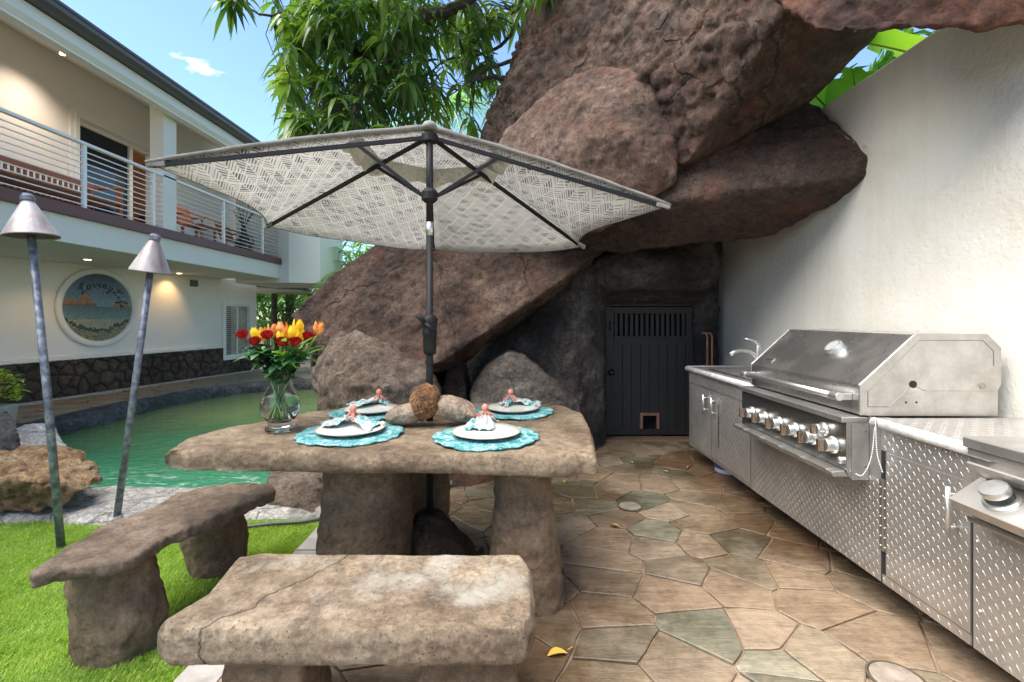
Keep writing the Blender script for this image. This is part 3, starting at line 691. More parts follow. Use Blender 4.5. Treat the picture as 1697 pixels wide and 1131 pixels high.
sites = [s_ for s_ in grid_sites(-1,1,-1,1,.052,.048,.35) if s_[0]**2+s_[1]**2 < .985]
bnd = [(math.cos(2*PI*k/40), math.sin(2*PI*k/40)) for k in range(40)]
mb = MB(); cols = []
for s_, c in zip(sites, voronoi(sites, bnd, .007)):
    if not c or len(c) < 3: continue
    kk = art(*s_); nf = len(mb.f)
    a3 = [W(smc+x*RI*U.y/abs(U.y), zmc+y*RI, .0125) for x, y in c]; mb.prism(a3, Nn*0, Nn*.004); cols += [kk]*(len(mb.f)-nf)
random.setstate(st)
mm, n_, l_, p_ = base('mosaic tile'); at = n_.new('ShaderNodeVertexColor'); at.layer_name = 'tilecol'; l_.new(at.outputs[0], p_.inputs['Base Color']); setp(p_, Roughness=.35)
o = obj('tile_field', mb, mm, t); o['kind'] = 'stuff'
ca = o.data.color_attributes.new('tilecol', 'FLOAT_COLOR', 'CORNER'); arr = []
for poly, c in zip(o.data.polygons, cols): arr += [(*c, 1)]*poly.loop_total
ca.data.foreach_set('color', np.array(arr, dtype=np.float32).reshape(-1))
# cursive lettering "Loving Life": strokes per letter in a unit box, laid on an arc
GL = {
 'L': ([(.55,.9),(.35,1.15),(.1,1.0),(.2,.8),(.6,.95),(.85,1.2),(.7,1.4),(.5,1.1),(.42,.5),(.3,.05),(.1,-.05),(.08,.1),(.3,.12),(.6,-.02),(.85,.08)], .95),
 'o': ([(.0,.1),(.15,.45),(.35,.5),(.15,.4),(.1,.1),(.3,0),(.45,.2),(.4,.45),(.35,.4),(.6,.4)], .55),
 'v': ([(0,.35),(.12,.5),(.2,.05),(.28,.02),(.45,.45),(.4,.48),(.6,.42)], .55),
 'i': ([(0,.1),(.15,.5),(.15,.1),(.22,0),(.38,.12)], .36),
 'n': ([(0,.1),(.08,.5),(.08,.02),(.2,.42),(.32,.5),(.38,.35),(.38,.05),(.45,0),(.6,.12)], .58),
 'g': ([(.42,.42),(.2,.5),(.08,.2),(.25,.02),(.4,.2),(.43,.48),(.42,-.1),(.3,-.5),(.12,-.42),(.3,-.15),(.6,.1)], .55),
 'f': ([(0,.1),(.25,.5),(.42,.95),(.36,1.12),(.25,.95),(.22,.2),(.2,-.45),(.3,-.52),(.36,-.2),(.25,.05),(.5,.12)], .45),
 'e': ([(0,.12),(.3,.28),(.36,.45),(.22,.5),(.1,.25),(.2,.02),(.5,.12)], .45)}
def smooth_pts(pts, k=5):
    P_ = [Vector(p) for p in pts]; P_ = [P_[0]]+P_+[P_[-1]]; out = []
    for i in range(1, len(P_)-2):
        for j in range(k):
            t_ = j/k; a, b, c, d = P_[i-1:i+3]
            out.append(.5*((2*b)+(c-a)*t_+(2*a-5*b+4*c-d)*t_*t_+(3*b-a-3*c+d)*t_**3))
    return out+[P_[-2]]
def lay(word, th0, rad, size, tilt=0):
    x = 0; res = []
    for ch in word:
        st_, adv = GL[ch]; sc = .8 if ch == 'L' else 1
        res.append([(x+a*sc+.2*b*sc, b*sc) for a, b in smooth_pts([(a, b, 0) for a, b in st_] and [Vector((a,b)) for a,b in st_])]); 
        if ch == 'i': res.append([(x+.22,.72),(x+.25,.74)])
        x += adv*sc+.13
    out = []
    for st_ in res:
        o_ = []
        for a, b in st_:
            th = th0-a*size/rad; r = rad+b*size
            o_.append((r*math.cos(th), r*math.sin(th)))
        out.append(o_)
    return out
ink = flat('black lettering', (.012,.012,.015), .5)
m = MB()
for s_ in lay('Loving', R(142), .60, .23)+lay('Life', R(50), .62, .22):
    m.tube([W(smc+a*RI, zmc+b*RI, .018) for a, b in s_], .0066, 5)
obj('lettering', m, ink, t)
# ------------------------------------------------------------------ boulders and the overhanging lava rock
M['lava'] = rockmat('brown lava rock', [(.28,(.024,.016,.012)),(.44,(.082,.050,.036)),(.58,(.165,.108,.078)),(.75,(.29,.215,.165))], patch=((.26,.085,.045),2.4,.53,.6), bump=1.0, pits=16, speck=((.4,.38,.35),9), scale=1.7, crack=.75)
M['lava_streak'] = rockmat('brown streaked rock', [(.28,(.037,.023,.017)),(.46,(.115,.070,.050)),(.6,(.18,.118,.088)),(.75,(.27,.20,.155))], patch=((.26,.095,.055),1.8,.52,.5), bump=.7, streak=True, scale=1.0, pits=20)
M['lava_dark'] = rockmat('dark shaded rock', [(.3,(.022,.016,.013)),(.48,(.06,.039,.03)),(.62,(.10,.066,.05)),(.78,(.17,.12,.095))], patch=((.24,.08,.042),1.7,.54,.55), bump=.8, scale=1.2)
M['lava_pale'] = rockmat('pale brown boulder', [(.28,(.09,.062,.046)),(.45,(.18,.13,.095)),(.6,(.29,.22,.17)),(.75,(.42,.35,.28))], patch=((.19,.09,.06),1.8,.58,.6), bump=1.0, pits=16, speck=((.5,.48,.44),8))
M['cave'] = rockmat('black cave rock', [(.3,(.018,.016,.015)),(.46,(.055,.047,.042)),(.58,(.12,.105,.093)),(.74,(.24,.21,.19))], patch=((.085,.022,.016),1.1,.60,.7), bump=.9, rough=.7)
M['orange_rock'] = rockmat('orange boulder', [(.3,(.18,.09,.04)),(.42,(.38,.22,.11)),(.55,(.55,.38,.22)),(.7,(.68,.53,.37))], patch=((.10,.05,.03),3,.60,.8), bump=1.0, scale=2.2, pits=14)
RK = [('CLOUDS',.45,3,.10,.5),('VORONOI',.20,1,-.05,.4),('CLOUDS',.13,4,.07,.5),('MUSGRAVE',.25,3,-.012,.6),('CLOUDS',.04,3,.028,.5)]
RKs = [('CLOUDS',.4,3,.06,.5),('CLOUDS',.1,4,.03,.5),('MUSGRAVE',.10,3,-.010,.6),('CLOUDS',.03,3,.014,.5)]
def push(pts, dy, dx=0, dz=0): return [Vector((p.x+(dx if dx >= 0 else p.x/p.y*dy+dx), p.y+dy, p.z+dz)) for p in pts]

# overhang: three fused lobes, one rock formation
up = thing('rock_overhang', 'huge brown lava rock overhang leaning above the umbrella to the garden wall', 'rock', (1.0,5.5,0))
f1 = [P(786,246,5.5),P(850,128,5.2),P(890,66,5.0),P(945,-16,4.7),P(1040,-260,4.4),P(1300,-300,3.3),P(1292,25,3.02),P(1215,160,3.35),P(1137,272,3.72),P(1105,270,3.95),P(900,262,4.8)]
b1 = [P(1462,54,3.30),P(1352,165,3.72),P(1170,290,4.3),P(1000,250,6.0),P(900,100,6.2),P(1000,-300,6.0),P(1500,-300,3.6),P(1380,-100,5.2)]
mb = MB().hull(f1+b1)
sculpt('upper_lobe', mb, M['lava'], up, voxel=.026, smooth=8, disps=[('CLOUDS',.45,3,.12,.5),('MUSGRAVE',.13,4,-.034,.5),('CLOUDS',.10,4,.08,.5),('CLOUDS',.035,3,.016,.5)], mask=lambda n, c: np.clip(1.05-2.2*np.clip(n @ np.array([.62,-.15,-.77]), 0, 1), .15, 1))
f2 = [P(770,330,4.8),P(812,252,4.65),P(856,196,4.45),P(890,165,4.35),P(925,136,4.2),P(960,117,4.1),P(1005,106,4.0),P(1050,110,3.9),P(1090,134,3.82),P(1115,170,3.78),P(1128,215,3.75),P(1125,300,3.75),P(1000,370,4.0),P(860,360,4.4),P(1040,230,3.68),P(1000,180,3.8),P(950,240,3.9),P(1080,270,3.68),P(1060,170,3.74)]
mb = MB().hull(f2+push(f2,.9,.1))
sculpt('middle_bulge', mb, M['lava_streak'], up, voxel=.026, smooth=14, disps=RKs)
f3 = [P(850,300,4.7),P(1000,240,4.3),P(1130,262,3.9),P(1240,220,3.9),P(1338,160,3.75),P(1390,205,3.5),P(1448,258,3.25),P(1446,292,3.25),P(1400,330,3.5),P(1278,392,4.1),P(1180,400,4.4),P(1010,420,4.7),P(930,402,4.8),P(860,380,4.9),P(1140,330,3.75)]
b3 = [P(900,350,6.2),P(1180,380,5.6),P(1300,200,4.6),P(1200,150,5.0),P(1270,376,4.3)]
mb = MB().hull(f3+b3)
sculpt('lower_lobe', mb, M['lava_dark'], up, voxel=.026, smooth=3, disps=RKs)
f4 = [P(1268,-10,2.45),P(1300,22,2.35),P(1345,54,2.2),P(1420,56,2.15),P(1520,50,2.1),P(1697,44,2.05),P(1850,30,2.0),P(1268,-250,2.5),P(1850,-250,2.0)]
b4 = [P(1300,-10,3.3),P(1380,30,3.1),P(1480,38,2.75),P(1300,-300,3.3),P(1560,-300,2.6),P(1560,20,2.7)]
mb = MB().hull([Vector((min(p.x,2.39),p.y,p.z)) for p in f4+b4])
sculpt('roof_slab', mb, rockmat('red lava rock', [(.28,(.035,.02,.015)),(.44,(.10,.045,.03)),(.6,(.19,.082,.052)),(.78,(.27,.15,.11))], patch=((.07,.045,.035),2.6,.52,.7), scale=2.2), up, voxel=.022, smooth=6, disps=RKs+[('MUSGRAVE',.17,4,-.02,.5)])

# big leaning slab boulder
fa = [P(476,524,5.3),P(500,498,5.3),P(560,452,5.3),P(640,392,5.3),P(760,372,5.25),P(900,380,5.0),P(1008,408,4.75),P(990,425,4.7),P(880,500,4.6),P(724,606,4.4),P(640,640,4.5),P(540,600,4.9),P(700,480,4.75)]
ba = [P(500,520,6.1),P(640,400,6.1),P(1015,412,5.2),P(880,520,5.15),P(760,612,4.95),P(560,640,5.9),P(640,560,6.0)]
mb = MB().hull(fa+ba)
sculpt('leaning_boulder', mb, M['lava'], voxel=.026, smooth=5, disps=RK, label='huge reddish brown boulder slab leaning behind the umbrella pole', cat='boulder', loc=(-.8,5.3,1.0))
# pale rounded boulder below it, undercut over the water
fb = [P(524,672,4.5),P(512,640,4.6),P(530,590,4.6),P(548,562,4.6),P(590,546,4.6),P(632,562,4.5),P(690,598,4.3),P(722,625,4.2),P(738,668,4.1),P(738,740,4.05),P(640,640,3.95),P(560,640,4.2),P(545,690,4.35)]
bb = [F(560,790),F(740,800),F(650,760),F(700,690),P(545,580,5.6),P(720,620,5.3),P(560,700,5.4)]
mb = MB().hull(fb+bb)
sculpt('pale_boulder', mb, M['lava_pale'], voxel=.022, smooth=7, disps=RK, label='rounded pale brown boulder at the pool edge under the leaning slab', cat='boulder', loc=(-1,4.6,0))
# dark small boulder in the gap and the wedge boulder at right
fc = [P(733,640,4.6),P(742,606,4.7),P(765,600,4.7),P(772,640,4.6),P(774,700,4.5),P(735,720,4.5),F(730,780),F(778,780)]
mb = MB().hull(fc+push(fc,.5)); sculpt('small_boulder', mb, M['lava_dark'], voxel=.022, smooth=8, disps=RKs, label='small dark boulder in the gap behind the umbrella pole', cat='boulder', loc=(-.5,4.9,0))
fd = [P(775,690,4.6),P(782,636,4.6),P(806,606,4.6),P(843,584,4.55),P(868,590,4.5),P(905,622,4.4),P(962,668,4.25),P(972,700,4.2),P(850,640,4.3),F(990,772),F(770,800),F(860,790)]
mb = MB().hull(fd+push(fd,.8)); sculpt('wedge_boulder', mb, rockmat('grey brown boulder', [(.3,(.045,.038,.032)),(.5,(.10,.082,.068)),(.68,(.19,.165,.14))], bump=.8, scale=1.5), voxel=.022, smooth=7, disps=RKs, label='grey brown wedge shaped boulder between the table and the dark door', cat='boulder', loc=(.1,4.9,0))
# low boulder under the left end of the table and bench
fe = [F(440,846),F(525,856),F(520,835),P(445,782,3.7),P(500,776,3.75),P(530,778,3.7),P(438,810,3.5)]
mb = MB().hull(fe+push(fe,.55,.05)); sculpt('low_boulder', mb, M['lava_pale'], voxel=.018, smooth=5, disps=RKs, label='low tan boulder on the lawn edge seen under the table end', cat='boulder', loc=(-1.5,3.6,0))
fe = [F(560,835),F(660,820),P(570,790,3.9),P(650,785,3.95)]
mb = MB().hull(fe+push(fe,.5,.05)); sculpt('low_boulder', mb, M['lava_pale'], voxel=.02, smooth=5, disps=RKs, label='low shadowed boulder behind the big left leg of the stone table', cat='boulder', loc=(-1.1,4,0))
fe = [F(745,815),F(900,775),F(980,768),P(750,760,4.2),P(900,745,4.5)]
mb = MB().hull(fe+push(fe,.5)); sculpt('low_boulder', mb, M['lava_dark'], voxel=.02, smooth=5, disps=RKs, label='long low dark rock on the patio behind the table', cat='boulder', loc=(0,4.6,0))

# cave rock around the little door
DY = 5.5
mb = MB()
le = [P(1003,470,5.42),P(1003,735,5.45),F(1002,742),F(950,762),F(880,762),F(760,742),P(760,612,5.7),P(838,532,5.3),P(895,486,5.15),P(960,446,5.0),P(1003,424,5.2),P(960,560,5.05),P(900,600,5.0),P(930,520,4.95)]
mb.hull(le+push(le,1.3))
ri = [P(1153,430,5.4),P(1152,735,5.45),P(1190,600,5.4),P(1186,500,5.35),P(1196,450,5.35),P(1186,735,5.5)]
mb.hull([Vector((min(p.x,2.39),p.y,p.z)) for p in ri+push(ri,1.3)])
br = [P(955,456,5.2),P(985,432,5.05),P(1020,414,5.0),P(1095,402,4.95),P(1180,392,4.95),P(1197,430,4.95),P(1197,465,5.0),P(1150,482,4.9),P(1060,476,4.82),P(1010,480,4.95),P(1090,440,4.72),P(1150,440,4.8),P(1030,445,4.8),P(1000,506,5.5),P(1152,506,5.5)]
mb.hull([Vector((min(p.x,2.39),p.y,p.z)) for p in br+push(br,1.3)])
mb.hull(push([P(925,462,5.6),P(965,425,5.6),P(1010,398,5.6),P(1100,398,5.6),P(1100,450,5.6),P(1000,470,5.6)],0)+push([P(925,462,5.6),P(1010,398,5.6),P(1100,398,5.6),P(1100,450,5.6)],.8))
mb.hull([P(1175,392,5.2),P(1195,440,5.25),P(1100,400,5.3),P(1190,360,5.6),P(1080,385,5.9),P(1195,470,6.0)])
mb.hull(push([P(680,560,5.9),P(830,545,5.9),P(680,765,5.9),P(830,765,5.9)],.6))
mb.hull([P(680,560,5.9),P(830,545,5.9),P(680,765,5.9),P(830,765,5.9)]+push([P(680,560,5.9),P(830,545,5.9),P(680,765,5.9),P(830,765,5.9)],.5))
bk = [P(995,500,6.0),P(1160,500,6.0),P(995,740,6.0),P(1160,740,6.0)]; mb.hull(bk+push(bk,.5))
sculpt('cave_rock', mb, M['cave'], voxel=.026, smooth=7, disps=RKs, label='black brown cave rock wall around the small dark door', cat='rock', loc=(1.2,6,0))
# reddish patch plate above the door
# ------------------------------------------------------------------ little black door
x0, x1 = P(1004,0,DY).x, P(1151,0,DY).x; zt_ = P(0,509,DY).z; z0_ = .035
door = thing('cellar_door', 'small black plank door with slatted vent and copper pet opening', 'door', ((x0+x1)/2,DY,0))
M['blackwood'] = noisy('black painted wood', [(.3,(.012,.011,.0105)),(.6,(.021,.0195,.0185)),(.8,(.035,.032,.03))], 9, .6, .25, 40, stretch=(6,6,1))
M['black_gap'] = flat('black void', (.004,.004,.004), .95)
m = MB(); m.box((x0-.07,DY-.03,z0_-.03),(x0-.008,DY+.1,zt_+.06)); m.box((x1+.008,DY-.03,z0_-.03),(x1+.07,DY+.1,zt_+.06)); m.box((x0-.008,DY-.03,zt_+.008),(x1+.008,DY+.1,zt_+.06)); obj('door_frame', m, M['blackwood'], door, bevel=.004)
zs1, zs0 = P(0,520,DY).z, P(0,559,DY).z      # slat window
xa, xb = P(1017,0,DY).x, P(1137,0,DY).x; zr = P(0,712,DY).z
px0, px1, pz0, pz1 = P(1065,0,DY).x, P(1088,0,DY).x, P(0,710,DY).z, P(0,689,DY).z
m = MB(); m.box((x0,DY,z0_),(xa,DY+.04,zt_)); m.box((xb,DY,z0_),(x1,DY+.04,zt_)); m.box((xa,DY,zs1),(xb,DY+.04,zt_)); m.box((xa,DY,zs0-.09),(xb,DY+.04,zs0)); m.box((xa,DY,z0_),(xb,DY+.04,zr)); m.box((xa,DY-.015,zs0-.012),(xb,DY-.001,zs0+.012)); obj('stile_frame', m, M['blackwood'], door, bevel=.003)
n_ = 14
for k in range(n_):
    w_ = (xb-xa)/n_; m = MB(); m.box((xa+k*w_+.012,DY+.008,zs0),(xa+(k+1)*w_-.013,DY+.025,zs1)); obj('slat', m, M['blackwood'], door)
n_ = 8
for k in range(n_):
    w_ = (xb-xa)/n_; a, b = xa+k*w_+.002, xa+(k+1)*w_-.002
    if b < px0-.0 or a > px1: m = MB(); m.box((a,DY+.012,zr),(b,DY+.03,zs0-.09))
    else:
        m = MB(); m.box((a,DY+.012,pz1),(b,DY+.03,zs0-.09))
        if a < px0-.01: m.box((a,DY+.012,zr),(px0,DY+.03,pz1-.001))
        if b > px1+.01: m.box((px1,DY+.012,zr),(b,DY+.03,pz1-.001))
    obj('plank', m, M['blackwood'], door, bevel=.002)
m = MB(); m.box((x0,DY+.1,z0_),(x1,DY+.11,zt_)); obj('backing', m, M['black_gap'], door)
M['copper'] = noisy('copper brown trim', [(.3,(.20,.09,.05)),(.7,(.32,.16,.10))], 8, .55, .1)
m = MB(); q = .03
m.box((px0-q,DY-.012,pz0-.004),(px0,DY+.035,pz1)); m.box((px1,DY-.012,pz0-.004),(px1+q,DY+.035,pz1)); m.box((px0-q,DY-.012,pz1),(px1+q,DY+.035,pz1+q)); obj('pet_opening_frame', m, M['copper'], door, bevel=.002)
kn = P(1012,617,DY); m = MB(); m.lathe([(.012,.0),(.012,.03),(.032,.035),(.036,.055),(.02,.072),(.0001,.075)], (kn.x,DY,kn.z), 16, Vector((0,-1,0)).to_track_quat('Z','Y').to_matrix().to_3x3()); obj('knob', m, flat('black knob', (.012,.012,.013), .35), door, smooth=True)
h_ = P(1011,540,DY); m = MB(); m.box((h_.x-.012,DY-.008,h_.z-.06),(h_.x+.012,DY,h_.z+.06)); m.tube([(h_.x,DY-.01,h_.z+.04),(h_.x,DY-.035,h_.z+.02),(h_.x,DY-.035,h_.z-.02),(h_.x,DY-.01,h_.z-.04)], .007, 6); obj('latch', m, M['blackwood'], door)
c_ = P(956,575,5.36); m = MB(); m.lathe([(.0225,.0),(.0225,.012),(.014,.016),(.0001,.016)], c_, 14, Vector((0,-1,0)).to_track_quat('Z','Y').to_matrix().to_3x3())
m.tube([c_, c_+Vector((0,.25,0))], .012, 6)
single('rock_button', m, flat('brass button', (.65,.5,.3), .35, .6), 'small round brass button on the dark rock left of the door', 'button', smooth=False)
for i, pxx in enumerate((1172,1180)):
    pp = P(pxx,560,5.15); m = MB(); m.tube([(pp.x,5.15,0),(pp.x,5.15,pp.z+.02),(pp.x-.02,5.15,pp.z+.05),(pp.x-.05,5.17,pp.z+.05)], .011, 8)
    single('copper_pipe', m, M['copper'], ('thin copper pipe nearer the dark door beside the sink cabinet' if i == 0 else 'thin copper pipe nearer the cream wall beside the sink cabinet'), 'pipe', 'copper pipes beside the door', smooth=True)
m = MB(); mm_ = P(1072,728,5.42); m.box((x0-.1,5.30,-.003),(2.38,5.47,.03)); single('door_step', m, noisy('brown step', [(.3,(.13,.08,.05)),(.7,(.24,.15,.09))], 4, .6, .5), 'long flat brown stone step below the small dark door', 'step', bevel=.01)

# ------------------------------------------------------------------ left foreground rocks
def rock_px(name, pts, depth, mat, lab, vox=.018, sm=6, dsp=RKs, dx=0, loc=None, cat='rock'):
    mb = MB().hull(pts+push(pts, depth, dx)); return sculpt(name, mb, mat, voxel=vox, smooth=sm, disps=dsp, label=lab, cat=cat, loc=loc)
Yo = 3.28
rock_px('orange_boulder', [P(-60,770,Yo),P(-60,845,Yo),P(0,850,Yo),P(60,853,Yo-.02),P(105,838,Yo),P(150,812,Yo+.1),P(168,794,Yo+.2),P(156,772,Yo+.3),P(130,762,Yo+.3),P(85,768,Yo+.2),P(30,780,Yo),P(60,800,Yo-.12),P(0,800,Yo-.1)], .45, M['orange_rock'], 'large orange tan boulder lying at the pool edge beside the torch', .014, 4, [('CLOUDS',.3,3,.06,.5),('MUSGRAVE',.14,4,-.035,.5),('CLOUDS',.06,4,.02,.5)], -.1, loc=(-3.1,3.5,0))
rock_px('grey_boulder', [P(-40,700,3.9),P(30,696,3.9),P(34,735,3.85),P(37,775,3.85),P(-40,775,3.8),P(0,768,3.7)], .35, M['lava_grey'], 'rough grey lava rock at the left picture edge behind the orange boulder', .016, 4, RKs, -.1, loc=(-4.2,4,0))
rock_px('flat_boulder', [P(14,760,4.3),P(25,735,4.4),P(60,722,4.5),P(98,718,4.7),P(112,738,4.5),P(110,775,4.3),P(20,800,4.1)], .45, rockmat('white grey rock', [(.3,(.22,.22,.21)),(.5,(.42,.41,.40)),(.7,(.58,.57,.55))], bump=.6, scale=1.5), 'smooth pale grey rock at the water edge behind the first torch', .018, 5, RKs, -.1, loc=(-4.4,4.6,0))
rock_px('dark_flat_rock', [P(0,735,5.0),P(20,712,5.4),P(90,720,5.4),P(95,745,5.1),P(0,760,4.9)], .5, M['lava_grey'], 'flat dark grey rock between the plant pot and the pool', .025, 5, RKs, -.2, loc=(-5.3,5.4,0))
# potted plant
pc = F(20,704,.04); pc = Vector((-5.98,5.55,.04))
t = thing('potted_plant', 'leafy yellow green shrub in a square beige pot beside the pool', 'potted plant', pc)
m = MB(); s1_, s2_ = .13, .16
m.hexa([(pc.x-s1_,pc.y-s1_,pc.z),(pc.x+s1_,pc.y-s1_,pc.z),(pc.x+s1_,pc.y+s1_,pc.z),(pc.x-s1_,pc.y+s1_,pc.z),(pc.x-s2_,pc.y-s2_,.36),(pc.x+s2_,pc.y-s2_,.36),(pc.x+s2_,pc.y+s2_,.36),(pc.x-s2_,pc.y+s2_,.36)])
obj('pot', m, noisy('beige pot', [(.3,(.32,.29,.23)),(.7,(.46,.43,.36))], 8, .8, .3), t, bevel=.015)
def leaf_add(mb, p, d, L, w, droop=.3, fold=.25, up=Vector((0,0,1)), seg=3):
    d = Vector(d).normalized(); sd = d.cross(up)
    if sd.length < .1: sd = d.cross(Vector((1,0,0)))
    sd.normalize(); nn = sd.cross(d).normalized(); vs_ = []; fs = []
    prof = {3:[.15,1,.85,.02], 2:[.3,1,.02], 4:[.15,.8,1,.7,.02]}[seg]
    for i, pr in enumerate(prof):
        t_ = i/seg; c = p+d*(L*t_)-Vector((0,0,1))*(droop*L*t_*t_)
        vs_ += [c-sd*(w/2*pr)+nn*(fold*w*pr*.5), c, c+sd*(w/2*pr)+nn*(fold*w*pr*.5)]
    for i in range(seg):
        a = i*3; fs += [(a,a+1,a+4,a+3),(a+1,a+2,a+5,a+4)]
    mb.add(vs_, fs)
M['leaf_yel'] = leafmat('yellow green leaf', [(.1,(.28,.42,.04)),(.5,(.55,.62,.08)),(.9,(.8,.70,.2))], 4)
M['stem_brown'] = flat('brown stem', (.10,.07,.04), .8)
m = MB(); ms_ = MB(); rr = random.Random(14)
for k in range(26):
    a = rr.uniform(0,2*PI); s_ = rr.uniform(.03,.24); top = Vector((pc.x+math.cos(a)*s_, pc.y+math.sin(a)*s_, .36+rr.uniform(.12,.42)))
    ms_.tube([Vector((pc.x,pc.y,.33)), (Vector((pc.x,pc.y,.4))+top)/2, top], .006, 4)
    for q in range(11):
        b = rr.uniform(0,2*PI); leaf_add(m, top+Vector((0,0,rr.uniform(-.12,.02))), (math.cos(b),math.sin(b),rr.uniform(.0,.8)), rr.uniform(.07,.13), .04, .4)
obj('foliage', settag and m, M['leaf_yel'], t, fix=False)['kind'] = 'stuff'; obj('stems', ms_, M['stem_brown'], t)
m = MB(); m.box((pc.x-.14,pc.y-.14,.30),(pc.x+.14,pc.y+.14,.335)); obj('potting_soil', m, M['soil'], t)
# ------------------------------------------------------------------ stone table and benches
M['table_stone'] = rockmat('weathered brown table stone', [(.28,(.105,.070,.043)),(.45,(.235,.168,.108)),(.6,(.36,.275,.185)),(.78,(.48,.395,.29))], bump=.75, pits=34, rough=.75, scale=2.2, patch=((.24,.13,.075),2.2,.56,.5), speck=((.07,.05,.035),55,.17), cst=.7)
M['leg_stone'] = rockmat('brown leg stone', cst=.6, stops= [(.28,(.09,.056,.033)),(.45,(.18,.12,.074)),(.6,(.27,.187,.12)),(.78,(.37,.27,.185))], bump=.7, pits=26, rough=.85, scale=2.0, speck=((.45,.40,.33),26,.07))
M['bench_stone'] = rockmat('lichen bench stone', cst=.75, stops= [(.28,(.10,.068,.043)),(.45,(.22,.162,.108)),(.6,(.34,.265,.185)),(.78,(.45,.375,.28))], bump=.65, pits=34, rough=.85, scale=2.0, speck=((.07,.05,.035),48,.17), white=((.62,.58,.50),2.2,.50,.75), moss=((.13,.13,.045),2.9,.58,.8), lines=(((-.62,1.88),(-.86,1.50),.0045,.11),))
M['slab_stone'] = rockmat('rough brown bench stone', cst=.6, stops= [(.28,(.14,.095,.063)),(.45,(.29,.21,.15)),(.6,(.43,.33,.245)),(.78,(.55,.44,.345))], bump=1.2, pits=18, rough=.85, scale=2.4, moss=((.15,.17,.04),5,.66,.6))
def slabmb(poly, z0, z1, inset=.03):
    inset *= .6; mb = MB(); n = len(poly); cx = sum(p[0] for p in poly)/n; cy = sum(p[1] for p in poly)/n
    def ring(k, z): 
        out = []
        for x, y in poly:
            d = math.hypot(x-cx, y-cy); s_ = (d-k)/d; out.append((cx+(x-cx)*s_, cy+(y-cy)*s_, z))
        return out
    zs = [(inset, z0), (0, z0+.025), (0, z1-.03), (inset, z1)]
    vs_ = [p for k, z in zs for p in ring(k, z)]
    fs = [tuple(range(n-1,-1,-1)), tuple(3*n+i for i in range(n))]+[(r*n+i, r*n+(i+1)%n, (r+1)*n+(i+1)%n, (r+1)*n+i) for r in range(3) for i in range(n)]
    return mb.add(vs_, fs)
TD = [('CLOUDS',.30,3,.022,.5),('CLOUDS',.07,4,.010,.5),('CLOUDS',.02,3,.004,.5)]
TZ = .80
tpx = [(268,748),(300,727),(375,707),(448,696),(520,681),(600,671),(700,667),(850,666),(935,671),(968,683),(982,712),(992,757)]
tp = [(F(a,b,TZ).x, F(a,b,TZ).y) for a, b in tpx]
tp += [(.30,2.02),(.16,1.985),(.0,2.0),(-.25,2.02),(-.55,2.03),(-.85,2.04),(-1.15,2.07),(-1.40,2.08),(-1.52,2.12)]
table = thing('stone_table', 'wide brown stone picnic table set with plates around the umbrella pole', 'table', (-.5,2.6,0))
sculpt('tabletop', slabmb(tp, TZ-.09, TZ-.002, .03), M['table_stone'], table, voxel=.0115, smooth=2, disps=TD)
def leg(mbpts, par, mat='leg_stone', vox=.014):
    return sculpt('leg', MB().hull(mbpts), M[mat], par, voxel=vox, smooth=5, disps=[('CLOUDS',.3,3,.05,.5),('CLOUDS',.08,4,.03,.5),('MUSGRAVE',.07,3,-.006,.6),('CLOUDS',.025,3,.009,.5)])
def legpts(b0, b1, t0, t1, Y, d, zt=TZ-.08, tilt=0):
    k = Y/FPX; X = lambda p: (p-CX)*k; out = []
    for f_, w_ in ((-.03,1.08),(.1,1.0),(.3,1.0),(.6,1.0),(1.0,1.0)):
        z = zt*f_; a = X(b0)+(X(t0)-X(b0))*max(f_,0); b = X(b1)+(X(t1)-X(b1))*max(f_,0); cx_ = (a+b)/2; r = (b-a)/2*w_*(1.05 if f_ == .3 else 1)
        for q in range(14): an = 2*PI*q/14; out.append((cx_+r*math.copysign(abs(math.cos(an))**.75, math.cos(an)), Y+d/2+tilt*max(f_,0)+d/2*math.copysign(abs(math.sin(an))**.75, math.sin(an)), z))
    return out
    return [(X(b0),Y,-.03),(X(b1),Y,-.03),(X(b0)+.03,Y+d,-.03),(X(b1)-.03,Y+d,-.03),(X((b0*2+t0)/3)-.01,Y-.01,zt*.35),(X((b1*2+t1)/3)+.01,Y-.01,zt*.35),(X((b0+b1)/2),Y-.04,zt*.3),(X(t0),Y+tilt,zt),(X(t1),Y+tilt,zt),(X(t0)+.02,Y+d+tilt,zt),(X(t1)-.02,Y+d+tilt,zt)]
leg(legpts(508,668,525,664,2.42,.34), table)
leg(legpts(812,938,818,915,2.20,.34,tilt=.05), table)
leg(legpts(664,742,668,738,3.0,.24,tilt=-.05), table)
leg(legpts(880,950,880,945,2.75,.22), table) if False else None
def ovals(secs):
    return [(cx_+rx_*math.cos(2*PI*q/14), cy_+ry_*math.sin(2*PI*q/14), z_) for z_, cx_, cy_, rx_, ry_ in secs for q in range(14)]
